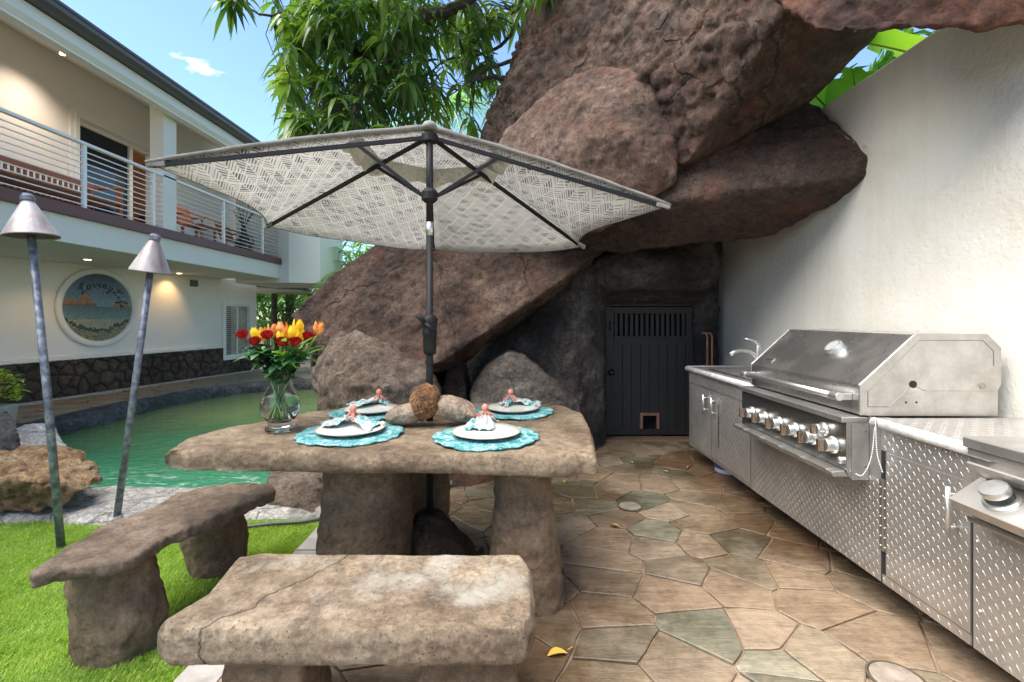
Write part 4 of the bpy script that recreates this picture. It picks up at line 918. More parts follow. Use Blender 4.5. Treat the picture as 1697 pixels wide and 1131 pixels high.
# front bench
bz = .45
bp = [F(392,921,bz),F(430,915,bz),F(560,916,bz),F(720,917,bz),F(868,918,bz),F(884,940,bz),F(888,1010,bz)]
bpoly = [(p.x,p.y) for p in bp]+[(.072,1.50),(.045,1.43),(-.3,1.415),(-.7,1.42),(-1.02,1.425),(-1.075,1.46),(-1.06,1.52),(-1.03,1.62)]
bench = thing('stone_bench', 'thick stone bench with white lichen patches in front of the table', 'bench', (-.5,1.65,0), 'stone benches')
sculpt('seat_slab', slabmb(bpoly, bz-.115, bz, .03), M['bench_stone'], bench, voxel=.0095, smooth=1, disps=[('CLOUDS',.30,3,.016,.5),('CLOUDS',.07,4,.008,.5),('CLOUDS',.02,3,.0045,.5)])
leg([(-.92,1.52,-.03),(-.63,1.52,-.03),(-.90,1.78,-.03),(-.65,1.78,-.03),(-.91,1.50,bz-.09),(-.66,1.50,bz-.09),(-.90,1.76,bz-.09),(-.66,1.76,bz-.09)], bench)
leg([(-.31,1.52,-.03),(.03,1.52,-.03),(-.28,1.78,-.03),(.0,1.78,-.03),(-.29,1.50,bz-.09),(.01,1.50,bz-.09),(-.28,1.76,bz-.09),(0,1.76,bz-.09)], bench)
# left bench
lb = [F(48,944,bz),F(103,906,bz),F(180,864,bz),F(256,838,bz),F(290,815,bz),F(346,804,bz),F(408,797,bz),F(448,799,bz),F(459,812,bz),F(346,860,bz),F(277,887,bz),F(232,916,bz),F(204,930,bz),F(110,940,bz),F(50,955,bz)]
bench2 = thing('stone_bench', 'long rough brown stone bench standing on the grass left of the table', 'bench', (-1.6,2.2,0), 'stone benches')
sculpt('seat_slab', slabmb([(p.x,p.y) for p in lb], bz-.06, bz, .012), M['slab_stone'], bench2, voxel=.011, smooth=3, disps=[('CLOUDS',.25,3,.012,.5),('CLOUDS',.07,4,.024,.5),('MUSGRAVE',.06,3,-.008,.6),('CLOUDS',.025,3,.010,.5)])
leg(ovals(((-.03,-1.64,2.02,.15,.13),(.10,-1.63,2.02,.17,.15),(.24,-1.67,2.02,.15,.13),(bz-.04,-1.69,2.02,.165,.12))), bench2)
leg(ovals(((-.03,-1.62,2.66,.14,.12),(.15,-1.63,2.64,.17,.13),(bz-.04,-1.66,2.60,.19,.11))), bench2)

# ------------------------------------------------------------------ umbrella
M['frame_dark'] = flat('dark bronze metal', (.013,.012,.012), .55, 0, **{'Specular IOR Level': .25})
M['silver'] = flat('brushed aluminium', (.6,.6,.58), .35, .9)
def canopymat():
    m, n, l, p = base('canopy cloth'); v = coords(n, 'UV')
    mp_ = n.new('ShaderNodeMapping'); mp_.inputs['Rotation'].default_value = (0,0,R(38)); mp_.inputs['Scale'].default_value = (14,14,14); l.new(v, mp_.inputs[0])
    s_ = n.new('ShaderNodeSeparateXYZ'); l.new(mp_.outputs[0], s_.inputs[0])
    def M2(op, a, b=None, c=None):
        x = n.new('ShaderNodeMath'); x.operation = op
        for i, q in enumerate((a, b, c)):
            if q is None: continue
            if isinstance(q, (int, float)): x.inputs[i].default_value = q
            else: l.new(q, x.inputs[i])
        return x.outputs[0]
    u, w = s_.outputs[0], s_.outputs[1]
    fu, fw = M2('FRACT', u), M2('FRACT', w)
    iu, iw = M2('FLOOR', u), M2('FLOOR', w)
    par = M2('FRACT', M2('MULTIPLY', M2('ADD', iu, iw), .5))          # 0 or .5
    tri = M2('GREATER_THAN', M2('ADD', fu, fw), 1.0)
    sel = M2('ABSOLUTE', M2('SUBTRACT', tri, M2('MULTIPLY', par, 2)))  # xor
    wn_ = n.new('ShaderNodeTexWhiteNoise'); cmb = n.new('ShaderNodeCombineXYZ'); l.new(M2('ADD', iu, M2('MULTIPLY', tri, .37)), cmb.inputs[0]); l.new(iw, cmb.inputs[1]); l.new(cmb.outputs[0], wn_.inputs['Vector'])
    wv = wn_.outputs['Value']
    sa = M2('FRACT', M2('MULTIPLY', fu, 4.6)); sb = M2('FRACT', M2('MULTIPLY', fw, 4.6))
    stripe = M2('ADD', M2('MULTIPLY', sa, sel), M2('MULTIPLY', sb, M2('SUBTRACT', 1, sel)))
    thr = M2('MULTIPLY_ADD', wv, .5, .14)
    dark = M2('LESS_THAN', stripe, thr)
    edge = M2('MINIMUM', M2('MINIMUM', fu, fw), M2('MINIMUM', M2('SUBTRACT', 1, fu), M2('SUBTRACT', 1, fw)))
    dg_ = M2('ABSOLUTE', M2('SUBTRACT', M2('ADD', fu, fw), 1.0))
    keep = M2('MULTIPLY', M2('GREATER_THAN', edge, .06), M2('GREATER_THAN', dg_, .05))
    mask = M2('MULTIPLY', dark, keep)
    inkc = node_ramp(n, l, wv, [(.0,(.09,.09,.105)),(.3,(.27,.265,.285)),(.6,(.37,.36,.38)),(.85,(.18,.18,.20)),(1,(.40,.39,.41))])
    c = node_mix(n, l, mask, node_mix(n, l, node_ramp(n, l, node_noise(n, l, v, 3, 5), [(.4,g(0)),(.7,g(.5))]), (.66,.655,.63), (.56,.55,.525)), inkc)
    l.new(c, p.inputs['Base Color']); setp(p, Roughness=.9, Specular_IOR_Level=.1)
    tr = n.new('ShaderNodeBsdfTranslucent'); l.new(c, tr.inputs[0]); ms = n.new('ShaderNodeMixShader'); ms.inputs[0].default_value = .6
    l.new(node_bump(n, l, node_noise(n, l, v, 5, 4, .5), .25, .05), p.inputs['Normal'])
    l.new(p.outputs[0], ms.inputs[1]); l.new(tr.outputs[0], ms.inputs[2]); l.new(ms.outputs[0], n['Material Output'].inputs[0]); return m
M['canopy'] = canopymat()
M['grey_cloth'] = noisy('grey cloth', [(.3,(.15,.14,.13)),(.7,(.27,.25,.23))], 12, .95, .3, 80)
PY = 2.68; M['vent_cloth'] = noisy('vent cloth', [(.35,(.36,.34,.31)),(.5,(.56,.54,.50)),(.62,(.42,.40,.38))], 26, .9, .1)
pole = Vector(((712-CX)/FPX*PY, PY, 0)); AP = P(712,212,PY)
tips = [P(243,269,2.45), P(440,373,3.45), P(719,413,4.05), P(968,408,3.65), P(1110,340,2.87)]
umb = thing('patio_umbrella', 'half canopy umbrella of patterned cream cloth rising through the stone table', 'umbrella', (pole.x,pole.y,.3))
NS, NT = 14, 12
for i in range(4):
    A, B = tips[i], tips[i+1]; mid = (A+B)/2; inward = (Vector((AP.x,AP.y,mid.z))-mid); V_ = []; UV = []
    bul = (.16,.06,.05,.20)[i]
    for a in range(NS+1):
        s_ = a/NS; e = A.lerp(B, s_)+inward*bul*4*s_*(1-s_)
        for b in range(NT+1):
            t_ = b/NT; p = AP.lerp(e, t_); sag = 4*s_*(1-s_)*t_
            p.z += -.035*math.sin(PI*t_)*0+.02*math.sin(PI*t_) - .05*sag*t_ - .006*math.sin(s_*PI*3)*t_
            V_.append(p); UV.append((p.x, p.y))
    Fc = [(a*(NT+1)+b, (a+1)*(NT+1)+b, (a+1)*(NT+1)+b+1, a*(NT+1)+b+1) for a in range(NS) for b in range(NT)]
    mb = MB().add(V_, Fc); o = obj('canopy_panel', mb, M['canopy'], umb, smooth=True, fix=False)
    uvl = o.data.uv_layers.new(name='UVMap'); th = math.atan2(mid.y-AP.y, mid.x-AP.x)
    for lp in o.data.loops:
        x_, y_ = UV[lp.vertex_index][0]-AP.x, UV[lp.vertex_index][1]-AP.y
        uvl.data[lp.index].uv = (x_*math.cos(-th)-y_*math.sin(-th), (x_*math.sin(-th)+y_*math.cos(-th)))
    sm_ = o.modifiers.new('s', 'SOLIDIFY'); sm_.thickness = .002
# binding along the scalloped edge
    ed = [V_[a*(NT+1)+NT] for a in range(NS+1)]; m = MB(); m.tube(ed, .0045, 5); obj('edge_binding', m, M['grey_cloth'], umb, smooth=True)
hub = AP+Vector((0,0,-.06))
for i, T in enumerate(tips):
    d = (T-AP); m = MB(); a = hub+Vector((d.x,d.y,0)).normalized()*.035; b = T+Vector((0,0,-.022))-d.normalized()*.03
    m.bar(a, b, .014, .022); rb = obj('rib', m, M['frame_dark'], umb)
    m = MB(); m.bar(b-d.normalized()*.06, T+Vector((0,0,-.012)), .026, .03); obj('rib_end_pocket', m, M['grey_cloth'], rb, bevel=.005)
    j = a.lerp(b, .25 if i != 2 else .28); run = Vector((pole.x,pole.y,2.045)); m = MB(); dd = Vector((d.x,d.y,0)).normalized()
    m.bar(run+dd*.035, j+Vector((0,0,-.012)), .012, .018); obj('strut', m, M['frame_dark'], umb)
for T, s_ in ((tips[0],1),(tips[4],1)):
    # folded cloth hem standing on the straight front edge
    d = T-AP; nn = Vector((d.y,-d.x,0)).normalized(); nn = nn if nn.y < 0 else -nn; V_ = []
    for k in range(15):
        t_ = k/14; p = AP+d*t_+Vector((0,0,.02*math.sin(PI*t_))); hgt = .014*(1-t_)+.008+.004*math.sin(k*2.1)
        V_ += [p+nn*.012+Vector((0,0,-.012)), p+nn*.018+Vector((0,0,hgt*.6)), p-nn*.03+Vector((0,0,hgt))]
    Fc = [(3*k+q, 3*k+q+1, 3*k+q+4, 3*k+q+3) for k in range(14) for q in range(2)]
    o = obj('front_hem', MB().add(V_, Fc), M['grey_cloth'], umb, smooth=True); sm_ = o.modifiers.new('s','SOLIDIFY'); sm_.thickness = .004
# vent flap hanging inside near the top
V_ = []; K = 40
for k in range(K+1):
    t_ = k/K*4; i = min(3, int(t_)); f = t_-i; A, B = tips[i], tips[i+1]; e = A.lerp(B, f)
    dr = .03+.012*math.sin(k*1.3)
    V_ += [AP.lerp(e, .255)+Vector((0,0,-.004)), AP.lerp(e, .30)+Vector((0,0,-dr*.7)), AP.lerp(e, .335)+Vector((0,0,-dr*1.3))]
o = obj('vent_flap', MB().add(V_, [(3*k+q, 3*k+q+1, 3*k+q+4, 3*k+q+3) for k in range(K) for q in range(2)]), M['vent_cloth'], umb, smooth=True)
m = MB(); c = AP+Vector((0,0,.01)); m.lathe([(.045,-.02),(.042,.0),(.03,.018),(.012,.026),(.0001,.028)], c, 14); obj('top_cap', m, M['grey_cloth'], umb, smooth=True)
m = MB(); m.lathe([(.03,-.025),(.045,-.02),(.045,.02),(.03,.025)], hub, 12); obj('top_hub', m, M['frame_dark'], umb)
m = MB(); m.lathe([(.03,-.035),(.045,-.02),(.045,.02),(.03,.04)], (pole.x,pole.y,2.045), 12); obj('runner_hub', m, M['frame_dark'], umb)
m = MB(); m.tube([(pole.x,pole.y,1.90),(pole.x,pole.y,AP.z-.03)], .0195, 16); m2 = m; obj('upper_pole', m, M['frame_dark'], umb, smooth=True)
m = MB(); m.tube([(pole.x,pole.y,1.825),(pole.x,pole.y,1.90)], .0205, 16); obj('tilt_collar', m, M['silver'], umb, smooth=True)
m = MB(); m.tube([(pole.x,pole.y,.24),(pole.x,pole.y,1.825)], .0195, 16); obj('lower_pole', m, M['frame_dark'], umb, smooth=True)
m = MB(); m.lathe([(.02,1.165),(.034,1.17),(.037,1.2),(.037,1.27),(.041,1.275),(.041,1.30),(.037,1.31),(.044,1.34),(.044,1.365),(.03,1.385),(.02,1.39)], (pole.x,pole.y,0), 16); crk = obj('crank_housing', m, M['frame_dark'], umb, smooth=True)
m = MB(); m.tube([(pole.x-.02,pole.y-.04,1.34),(pole.x+.01,pole.y-.052,1.32),(pole.x+.025,pole.y-.05,1.29)], .011, 8); m.tube([(pole.x-.02,pole.y-.04,1.34),(pole.x-.06,pole.y-.05,1.385)], .012, 8); obj('crank_handle', m, M['frame_dark'], crk, smooth=True)
m = MB(); m.tube([(pole.x+.012,pole.y-.019,2.08),(pole.x+.012,pole.y-.019,2.36)], .006, 6); obj('lift_cord', m, M['frame_dark'], umb)
m = MB(); m.tube([(pole.x,pole.y,1.11),(pole.x,pole.y,1.135)], .023, 12); obj('pole_collar', m, M['frame_dark'], umb)
pts = [(pole.x+.075*math.cos(a),pole.y+.075*math.sin(a),.29) for a in np.linspace(0,6,8)]+[(pole.x-.21,pole.y-.12,.0),(pole.x+.29,pole.y-.1,0),(pole.x-.2,pole.y+.2,0),(pole.x+.25,pole.y+.2,0),(pole.x-.12,pole.y-.1,.15),(pole.x+.16,pole.y-.08,.14),(pole.x,pole.y-.2,0),(pole.x-.19,pole.y,.1)]
mb = MB().hull(pts)
rr = random.Random(31)
for k in range(12): 
    a = rr.uniform(-.3,.9); mb.hull([(pole.x+.2+.09*math.cos(a)+rr.uniform(-.03,.03), pole.y-.1+rr.uniform(-.05,.1)+rr.uniform(-.03,.03), rr.uniform(0,.11)+rr.uniform(-.02,.02)) for q in range(6)])
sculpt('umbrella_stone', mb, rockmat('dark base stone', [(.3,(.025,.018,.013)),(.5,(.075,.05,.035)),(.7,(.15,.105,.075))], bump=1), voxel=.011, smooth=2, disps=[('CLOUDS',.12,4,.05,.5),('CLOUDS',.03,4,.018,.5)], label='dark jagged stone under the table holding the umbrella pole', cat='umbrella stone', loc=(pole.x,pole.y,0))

# ------------------------------------------------------------------ outdoor kitchen run
def steel(name, c=.55, rough=.33, bump=.06, dirt=None, aniso=None, sc=5):
    m, n, l, p = base(name); v = geo_pos(n); f = node_noise(n, l, v, sc, 8, .65, .4)
    lo = tuple(c*.62*k for k in (1,.95,.88)); hi = (c, c*.985, c*.96)
    cc = node_ramp(n, l, f, [(.3, lo), (.5, tuple((a+b)/2 for a, b in zip(lo, hi))), (.68, hi)])
    if dirt:
        f2 = node_noise(n, l, v, 2.3, 9, .7, .6); k = node_ramp(n, l, f2, [(.50, g(0)), (.68, g(dirt))]); cc = node_mix(n, l, k, cc, (.24,.17,.11))
        l.new(node_mix(n, l, k, g(.95), g(.35)), p.inputs['Metallic'])
    else: p.inputs['Metallic'].default_value = .95
    l.new(cc, p.inputs['Base Color']); l.new(node_ramp(n, l, f, [(.3, g(rough+.12)), (.7, g(rough-.06))]), p.inputs['Roughness'])
    if aniso:
        mp_ = n.new('ShaderNodeMapping'); mp_.inputs['Scale'].default_value = aniso; l.new(v, mp_.inputs[0]); b = node_bump(n, l, node_noise(n, l, mp_.outputs[0], 1, 4, .6), .22, .002)
    else: b = node_bump(n, l, node_noise(n, l, v, 150, 4, .6), bump, .004)
    l.new(b, p.inputs['Normal']); return m
M['plate'] = steel('diamond plate', .72, .42, .1, .4)
M['stainless'] = steel('stainless steel', .5, .2, .05, None, (3,3,260), 3)
M['stainless_hood'] = steel('dark hood steel', .78, .24, .05, .15, (3,260,3), 3)
M['stainless_side'] = steel('stained side steel', .62, .38, .05, .4)
M['rim'] = noisy('worn white rim', [(.3,(.42,.40,.37)),(.5,(.60,.59,.57)),(.7,(.70,.69,.67))], 18, .38, .2, 80, metal=.25)
M['rivet'] = flat('rivet steel', (.35,.32,.28), .35, .9)
def tread(o, u, v, n_, lu, lv, sp=.0235, h=.0010):
    """raised lozenges of diamond plate, alternating direction"""
    mb = MB(); o = Vector(o); u = Vector(u); v = Vector(v); n_ = Vector(n_); na = int(lu/sp); nb = int(lv/sp)
    ou = (lu-(na-1)*sp)/2; ov = (lv-(nb-1)*sp)/2
    for a in range(na):
        for b in range(nb):
            s_ = 1 if (a+b) % 2 else -1
            c = o+u*(ou+a*sp)+v*(ov+b*sp); d = (u*.75*s_+v).normalized(); e = (u-v*.75*s_).normalized(); L, w = .0112, .0019
            mb.add([c-d*L, c+e*w, c+d*L, c-e*w, c-d*L*.45+n_*h, c+d*L*.45+n_*h], [(0,1,4),(1,2,5),(1,5,4),(2,3,5),(3,0,4),(3,4,5)])
    return mb
KX = 1.71; KB = .15; KT = .865
kit = thing('outdoor_kitchen', 'long diamond plate steel cabinet run with sink floating off the cream wall', 'cabinet', (2.05,2.9,0))
m = MB(); m.box((KX,.6,KB),(2.395,4.66,KT)); body = obj('cabinet_body', m, M['plate'], kit)
# plates on the front: (y0,y1,z0,z1,name,proud)
def panel(y0, y1, z0, z1, name, d=.003, par=kit):
    m = MB(); m.box((KX-d,y0,z0),(KX-.0003,y1,z1)); p = obj(name, m, M['plate'], par)
    t_ = obj('tread_pattern', tread((KX-d-.0002,y0,z0), (0,1,0), (0,0,1), (-1,0,0), y1-y0, z1-z0), M['plate'], p, smooth=False, fix=False); t_['kind'] = 'stuff'; return p
g_ = .004
M['gap'] = flat('seam', (.01,.01,.01), .9)
d1_ = panel(4.12+g_, 4.64, KB+.03, .745, 'cabinet_door', .006); panel(3.45+g_, 4.12-g_, KB+.03, .745, 'cabinet_door', .006)
panel(3.45+g_, 4.655, .745+g_, KT, 'fascia_plate'); panel(2.23+g_, 3.45-g_, KB, .62, 'front_plate'); panel(1.79, 2.225, .755+g_, KT, 'fascia_plate')
d2_ = panel(1.795, 2.20, KB+.045, .755, 'cabinet_door', .006); panel(1.0, 1.79-g_, KB, .72, 'front_plate'); panel(1.80, 2.225, KB-.0, KB+.040, 'toe_plate')
for a, b, c, d in ((4.12-g_,4.12+g_,KB,.745),(3.45-g_,3.45+g_,KB,KT),(2.205,2.23+g_,KB,.76),(1.785,1.795,KB,.76)): m = MB(); m.box((KX-.001,a,c),(KX-.0004,b,d)); obj('seam', m, M['gap'], body)
for a, b, c, d in ((3.455,4.64,.741,.753),(1.79,2.2,.763,.768),(1.80,2.2,.188,.197)): m = MB(); m.box((KX-.0013,a,c),(KX-.0004,b,d)); obj('seam', m, M['gap'], body)
def barhandle(y, z0, z1, par, off=.045, r=.009):
    m = MB(); m.tube([(KX-off,y,z0),(KX-off,y,z1)], r, 10); m.tube([(KX-.005,y,z0+.03),(KX-off,y,z0+.03)], .006, 8); m.tube([(KX-.005,y,z1-.03),(KX-off,y,z1-.03)], .006, 8); return obj('handle', m, M['silver'], par, smooth=True)
barhandle(4.22, .54, .70, d1_, .04, .007); barhandle(4.05, .54, .70, d1_, .04, .007); barhandle(1.845, .54, .725, d2_)
m = MB(); m.box((KX-.0075,3.965,.30),(KX-.0062,3.99,.66)); obj('hinge', m, M['rivet'], d1_)
def hinge(y, z0, z1, par):
    m = MB(); m.box((KX-.0095,y-.02,z0),(KX-.0062,y-.004,z1)); m.box((KX-.0095,y+.004,z0),(KX-.0062,y+.02,z1)); m.tube([(KX-.009,y,z0),(KX-.009,y,z1)], .0042, 8); h = obj('hinge', m, M['rivet'], par)
    k = 0
    while z0+.02+k*.045 < z1:
        for s_ in (-1,1): m = MB(); m.sphere((KX-.0098,y+s_*.0125,z0+.02+k*.045), .0042, 8, 5); obj('rivet', m, M['silver'], h, smooth=True)
        k += 1
hinge(2.215, .30, .63, d2_)
for z, y in ((.30,1.76),(.55,1.77),(.62,1.72),(.22,1.72)): m = MB(); m.sphere((KX-.004,y,z), .006, 8, 5); obj('rivet', m, M['silver'], body, smooth=True)
# countertops
def ctop(y0, y1, cut=None):
    m = MB(); rs_ = [(1.70,y0,2.395,y1)] if not cut else [(1.70,y0,2.395,cut[1]),(1.70,cut[3],2.395,y1),(1.70,cut[1],cut[0],cut[3]),(cut[2],cut[1],2.395,cut[3])]
    for a, b, c, d in rs_: m.box((a,b,KT+.003),(c,d,.898))
    p = obj('countertop', m, M['plate'], kit)
    for a, b, c, d in rs_:
        if c-a > .1 and d-b > .1: t_ = obj('tread_pattern', tread((a,b,.8982), (1,0,0), (0,1,0), (0,0,1), c-a, d-b, .034, .0008), M['plate'], p, fix=False); t_['kind'] = 'stuff'
    return p
ct1 = ctop(3.37, 4.66, (1.80,3.62,2.20,4.36)); ct2 = ctop(1.72, 2.27)
m = MB(); m.tube([(1.695,3.37,.882),(1.695,4.67,.882),(1.72,4.69,.882),(2.39,4.69,.882)], .0235, 12); obj('rim', m, M['rim'], ct1, smooth=True)
m = MB(); m.tube([(1.695,1.70,.882),(1.695,2.262,.882)], .0235, 12); obj('rim', m, M['rim'], ct2, smooth=True)
m = MB(); a, b, c, d = 1.80,3.62,2.20,4.36
m.box((a-.02,b-.02,.8985),(c+.02,b+.012,.906)); m.box((a-.02,d-.012,.8985),(c+.02,d+.02,.906)); m.box((a-.02,b+.012,.8985),(a+.012,d-.012,.906)); m.box((c-.012,b+.012,.8985),(c+.02,d-.012,.906))
sk = obj('sink', m, M['stainless'], kit, bevel=.003)
m = MB(); m.box((a,b,.70),(c,d,.705)); m.box((a,b,.705),(a+.004,d,.898)); m.box((c-.004,b,.705),(c,d,.898)); m.box((a+.004,b,.705),(c-.004,b+.004,.898)); m.box((a+.004,d-.004,.705),(c-.004,d,.898)); obj('basin', m, M['stainless'], sk)
for yy in (3.2,4.3,2.0,1.2): m = MB(); m.box((2.30,yy,0),(2.39,yy+.05,KB)); obj('bracket', m, M['gap'], kit)
# faucet
fx, fy = 2.27, 4.02
t = thing('kitchen_faucet', 'brushed steel single lever faucet beside the outdoor sink', 'faucet', (fx,fy,.9))
fp = P(1248,600,fy); 
m = MB(); m.lathe([(.032,.9),(.032,.91),(.024,.92),(.022,1.0),(.020,1.08),(.022,1.13),(.012,1.16),(.0001,1.165)], (fx-.22,fy,0), 16); obj('faucet_body', m, M['silver'], t, smooth=True)
m = MB(); b0 = Vector((fx-.22,fy,1.0)); m.tube([b0, b0+Vector((-.03,0,.06)), b0+Vector((-.08,0,.09)), b0+Vector((-.15,0,.098)), b0+Vector((-.20,0,.085)), b0+Vector((-.235,0,.06))], [.018,.017,.016,.016,.018,.019], 12); obj('spout', m, M['silver'], t, smooth=True)
m = MB(); m.tube([(fx-.22,fy,1.13),(fx-.24,fy,1.17),(fx-.29,fy,1.19),(fx-.33,fy,1.195)], [.018,.014,.009,.005], 10); obj('lever', m, M['silver'], t, smooth=True)

# grill ---------------------------------------------------------------
GY0, GY1 = 2.31, 3.36
grill = thing('gas_grill', 'large built in stainless gas grill with closed hood on the steel cabinets', 'grill', (2.0,2.8,.9))
prof = [(1.665,.905),(1.665,1.047),(1.93,1.290),(2.27,1.290),(2.335,1.225),(2.335,1.03),(2.30,.905)]
m = MB(); m.prism([(a,0,b) for a, b in prof], (0,GY0+.004,0), (0,GY1-.004,0)); hood = obj('hood', m, M['stainless_hood'], grill, bevel=.006)
for y0, y1 in ((GY0-.004,GY0+.003),(GY1-.003,GY1+.004)):
    m = MB(); m.prism([(a,0,b) for a, b in [(1.663,.903),(1.663,1.050),(1.928,1.293),(2.272,1.293),(2.338,1.227),(2.338,1.05),(2.32,1.02),(1.98,1.02),(1.94,1.035),(1.915,1.05),(1.90,1.03),(1.84,.955),(1.78,.903)]], (0,y0,0), (0,y1,0)); sp_ = obj('side_panel', m, M['stainless_side'], hood, bevel=.002)
m = MB(); m.box((1.70,GY0,.9),(2.325,GY0+.02,1.02)); obj('fire_box_side', m, M['stainless_side'], grill)
m = MB(); prf = [(1.70,.945),(1.70,1.02),(1.94,1.262),(2.25,1.262),(2.30,1.21),(2.30,1.14)]
m.tube([(a,GY0-.0045,b) for a, b in prf], .0022, 5); m.tube([(1.70,GY0-.0045,.945),(1.80,GY0-.0045,.945),(1.905,GY0-.0045,1.04)], .0022, 5); obj('pressed_line', m, flat('seam grey', (.25,.24,.22), .4, .8), hood)
q_ = Vector((0,-1,0)).to_track_quat('Z','Y').to_matrix().to_3x3()
m = MB(); m.lathe([(.014,0),(.014,.006),(.006,.008),(.0001,.008)], (2.245,GY0-.004,1.045), 14, q_); obj('bolt', m, M['rivet'], hood)
for xx in (1.885,1.935): m = MB(); m.lathe([(.005,0),(.005,.001),(.0001,.001)], (xx,GY0-.0005,.965), 10, q_); obj('bolt_hole', m, M['gap'], grill)
m = MB(); m.lathe([(.018,0),(.018,.002),(.0001,.002)], (1.915,GY0-.0045,1.052), 14, q_); obj('spit_notch', m, M['gap'], hood)
# hood handle
m = MB(); m.tube([(1.595,GY0+.05,.985),(1.595,GY1-.03,.985)], .0165, 14); hh_ = obj('handle', m, M['silver'], hood, smooth=True)
for yy in (GY0+.05,GY1-.07):
    m = MB(); m.box((1.60,yy,.968),(1.664,yy+.035,1.0)); m.tube([(1.595,yy-.012,.985),(1.595,yy+.05,.985)], .021, 14); obj('handle_bracket', m, M['silver'], hh_, bevel=.003)
# thermometer
nrm = Vector((-.243,0,.265)).normalized(); qm = nrm.to_track_quat('Z','Y').to_matrix().to_3x3(); tcx = Vector((1.665,0,1.047)).lerp(Vector((1.93,0,1.29)), .60); tcx.y = 2.72
m = MB(); m.lathe([(.05,.0),(.05,.026),(.046,.032),(.040,.032),(.040,.027)], tcx, 28, qm); th_ = obj('thermometer', m, M['silver'], hood, smooth='auto')
m = MB(); m.lathe([(.039,.027),(.039,.029),(.0001,.029)], tcx, 28, qm); obj('dial', m, flat('dial face', (.30,.30,.30), .25), th_)
m = MB(); e_ = Vector((1.665,0,1.047)).lerp(Vector((1.93,0,1.29)), .12); e_.y = 3.16
sl = Vector((.265,0,.243)).normalized(); 
m.hexa([e_+sl*a+Vector((0,b,0))+nrm*c for c in (0.0005,.004) for a, b in ((0,0),(.04,0),(.04,.10),(0,.10))]); lg = obj('badge', m, M['rivet'], hood, bevel=.001)
m = MB()
for k in range(4): m.hexa([e_+sl*(a+.012)+Vector((0,b+.012+k*.02,0))+nrm*c for c in (.0041,.005) for a, b in ((0,0),(.016,0),(.016,.012),(0,.012))])
obj('badge_mark', m, M['gap'], lg)
# control panel
m = MB(); m.prism([(1.60,0,.885),(1.695,0,.885),(1.72,0,.902),(1.72,0,.60),(1.62,0,.60),(1.60,0,.64)], (0,GY0,0), (0,GY1,0)); cp = obj('control_panel', m, M['stainless'], grill, bevel=.003)
m = MB(); m.box((1.575,GY0-.003,.868),(1.70,GY1+.003,.895)); obj('panel_ledge', m, M['stainless_side'], grill, bevel=.004)
m = MB(); m.box((1.625,GY0-.0035,.595),(1.705,GY0-.0005,.865)); sdp = obj('end_plate', m, M['stainless_side'], grill)
m = MB(); m.box((1.708,GY0-.075,.60),(1.80,GY0-.004,.895)); obj('filler_box', m, M['stainless_side'], grill, bevel=.002)
for z in (.83,.66): m = MB(); m.lathe([(.007,0),(.007,.003),(.0001,.004)], (1.69,GY0-.0035,z), 10, q_); obj('bolt', m, M['rivet'], sdp)
m = MB(); m.hexa([(1.545,GY0+.01,.605),(1.62,GY0+.01,.605),(1.62,GY1,.605),(1.545,GY1,.605),(1.535,GY0+.01,.628),(1.60,GY0+.01,.636),(1.60,GY1,.636),(1.535,GY1,.628)]); dt = obj('drip_tray', m, M['stainless_side'], grill, bevel=.003)
for k in range(5): m = MB(); m.box((1.532,GY0+.05+k*.21,.6285),(1.575,GY0+.20+k*.21,.6345)); obj('tray_tab', m, M['silver'], dt, bevel=.001)
qk = Vector((-1,0,0)).to_track_quat('Z','Y').to_matrix().to_3x3()
def knob(y, z, s_=1):
    s_ *= 1.22
    m = MB(); m.lathe([(.036*s_,0),(.034*s_,.008),(.030*s_,.012),(.027*s_,.012),(.026*s_,.038),(.023*s_,.042),(.0001,.042)], (1.5995,y,z), 20, qk); k_ = obj('knob', m, M['silver'], grill, smooth='auto')
    m = MB(); m.box((1.5995-.066*s_,y-.009*s_,z-.024*s_),(1.5995-.042*s_,y+.009*s_,z+.024*s_)); obj('grip', m, noisy('bronze grip', [(.3,(.30,.22,.16)),(.7,(.45,.35,.27))], 30, .3, 0, metal=.9) if 'grip' not in M else M['grip'], k_, bevel=.003)
M['grip'] = noisy('bronze grip', [(.3,(.30,.22,.16)),(.7,(.45,.35,.27))], 30, .3, 0, metal=.9)
for k in range(6): knob(3.22-k*.163, .737)
knob(2.475, .80, .85)
m = MB(); m.lathe([(.017,0),(.017,.012),(.011,.018),(.0001,.019)], (1.5995,2.34,.68), 14, qk); obj('igniter', m, M['silver'], grill, smooth='auto')
# chain hanging from the grill to the counter
def chainlinks(pts, name):
    t_ = MB(); P_ = smooth_pts(pts, 8); d = 0; last = P_[0]; k = 0
    for a, b in zip(P_, P_[1:]):
        L = (b-a).length; s_ = 0
        while d+L-s_ >= .0085:
            s_ += .0085-d; d = 0; c = a+(b-a)*(s_/L); t_.sphere(c, .0042, 6, 4)
        d += L-s_
    return t_
t = thing('bead_chain', 'thin beaded metal chain looping from the grill end to the counter rim', 'chain', (1.66,2.25,.88))
o = obj('beads', chainlinks([Vector((1.63,GY0-.012,.63)),Vector((1.65,2.27,.63)),Vector((1.675,2.25,.72)),Vector((1.68,2.235,.87)),Vector((1.672,2.225,.908)),Vector((1.665,2.21,.88)),Vector((1.668,2.205,.75)),Vector((1.69,2.20,.66))], ''), M['silver'], t, smooth=True, fix=False); o['kind'] = 'stuff'

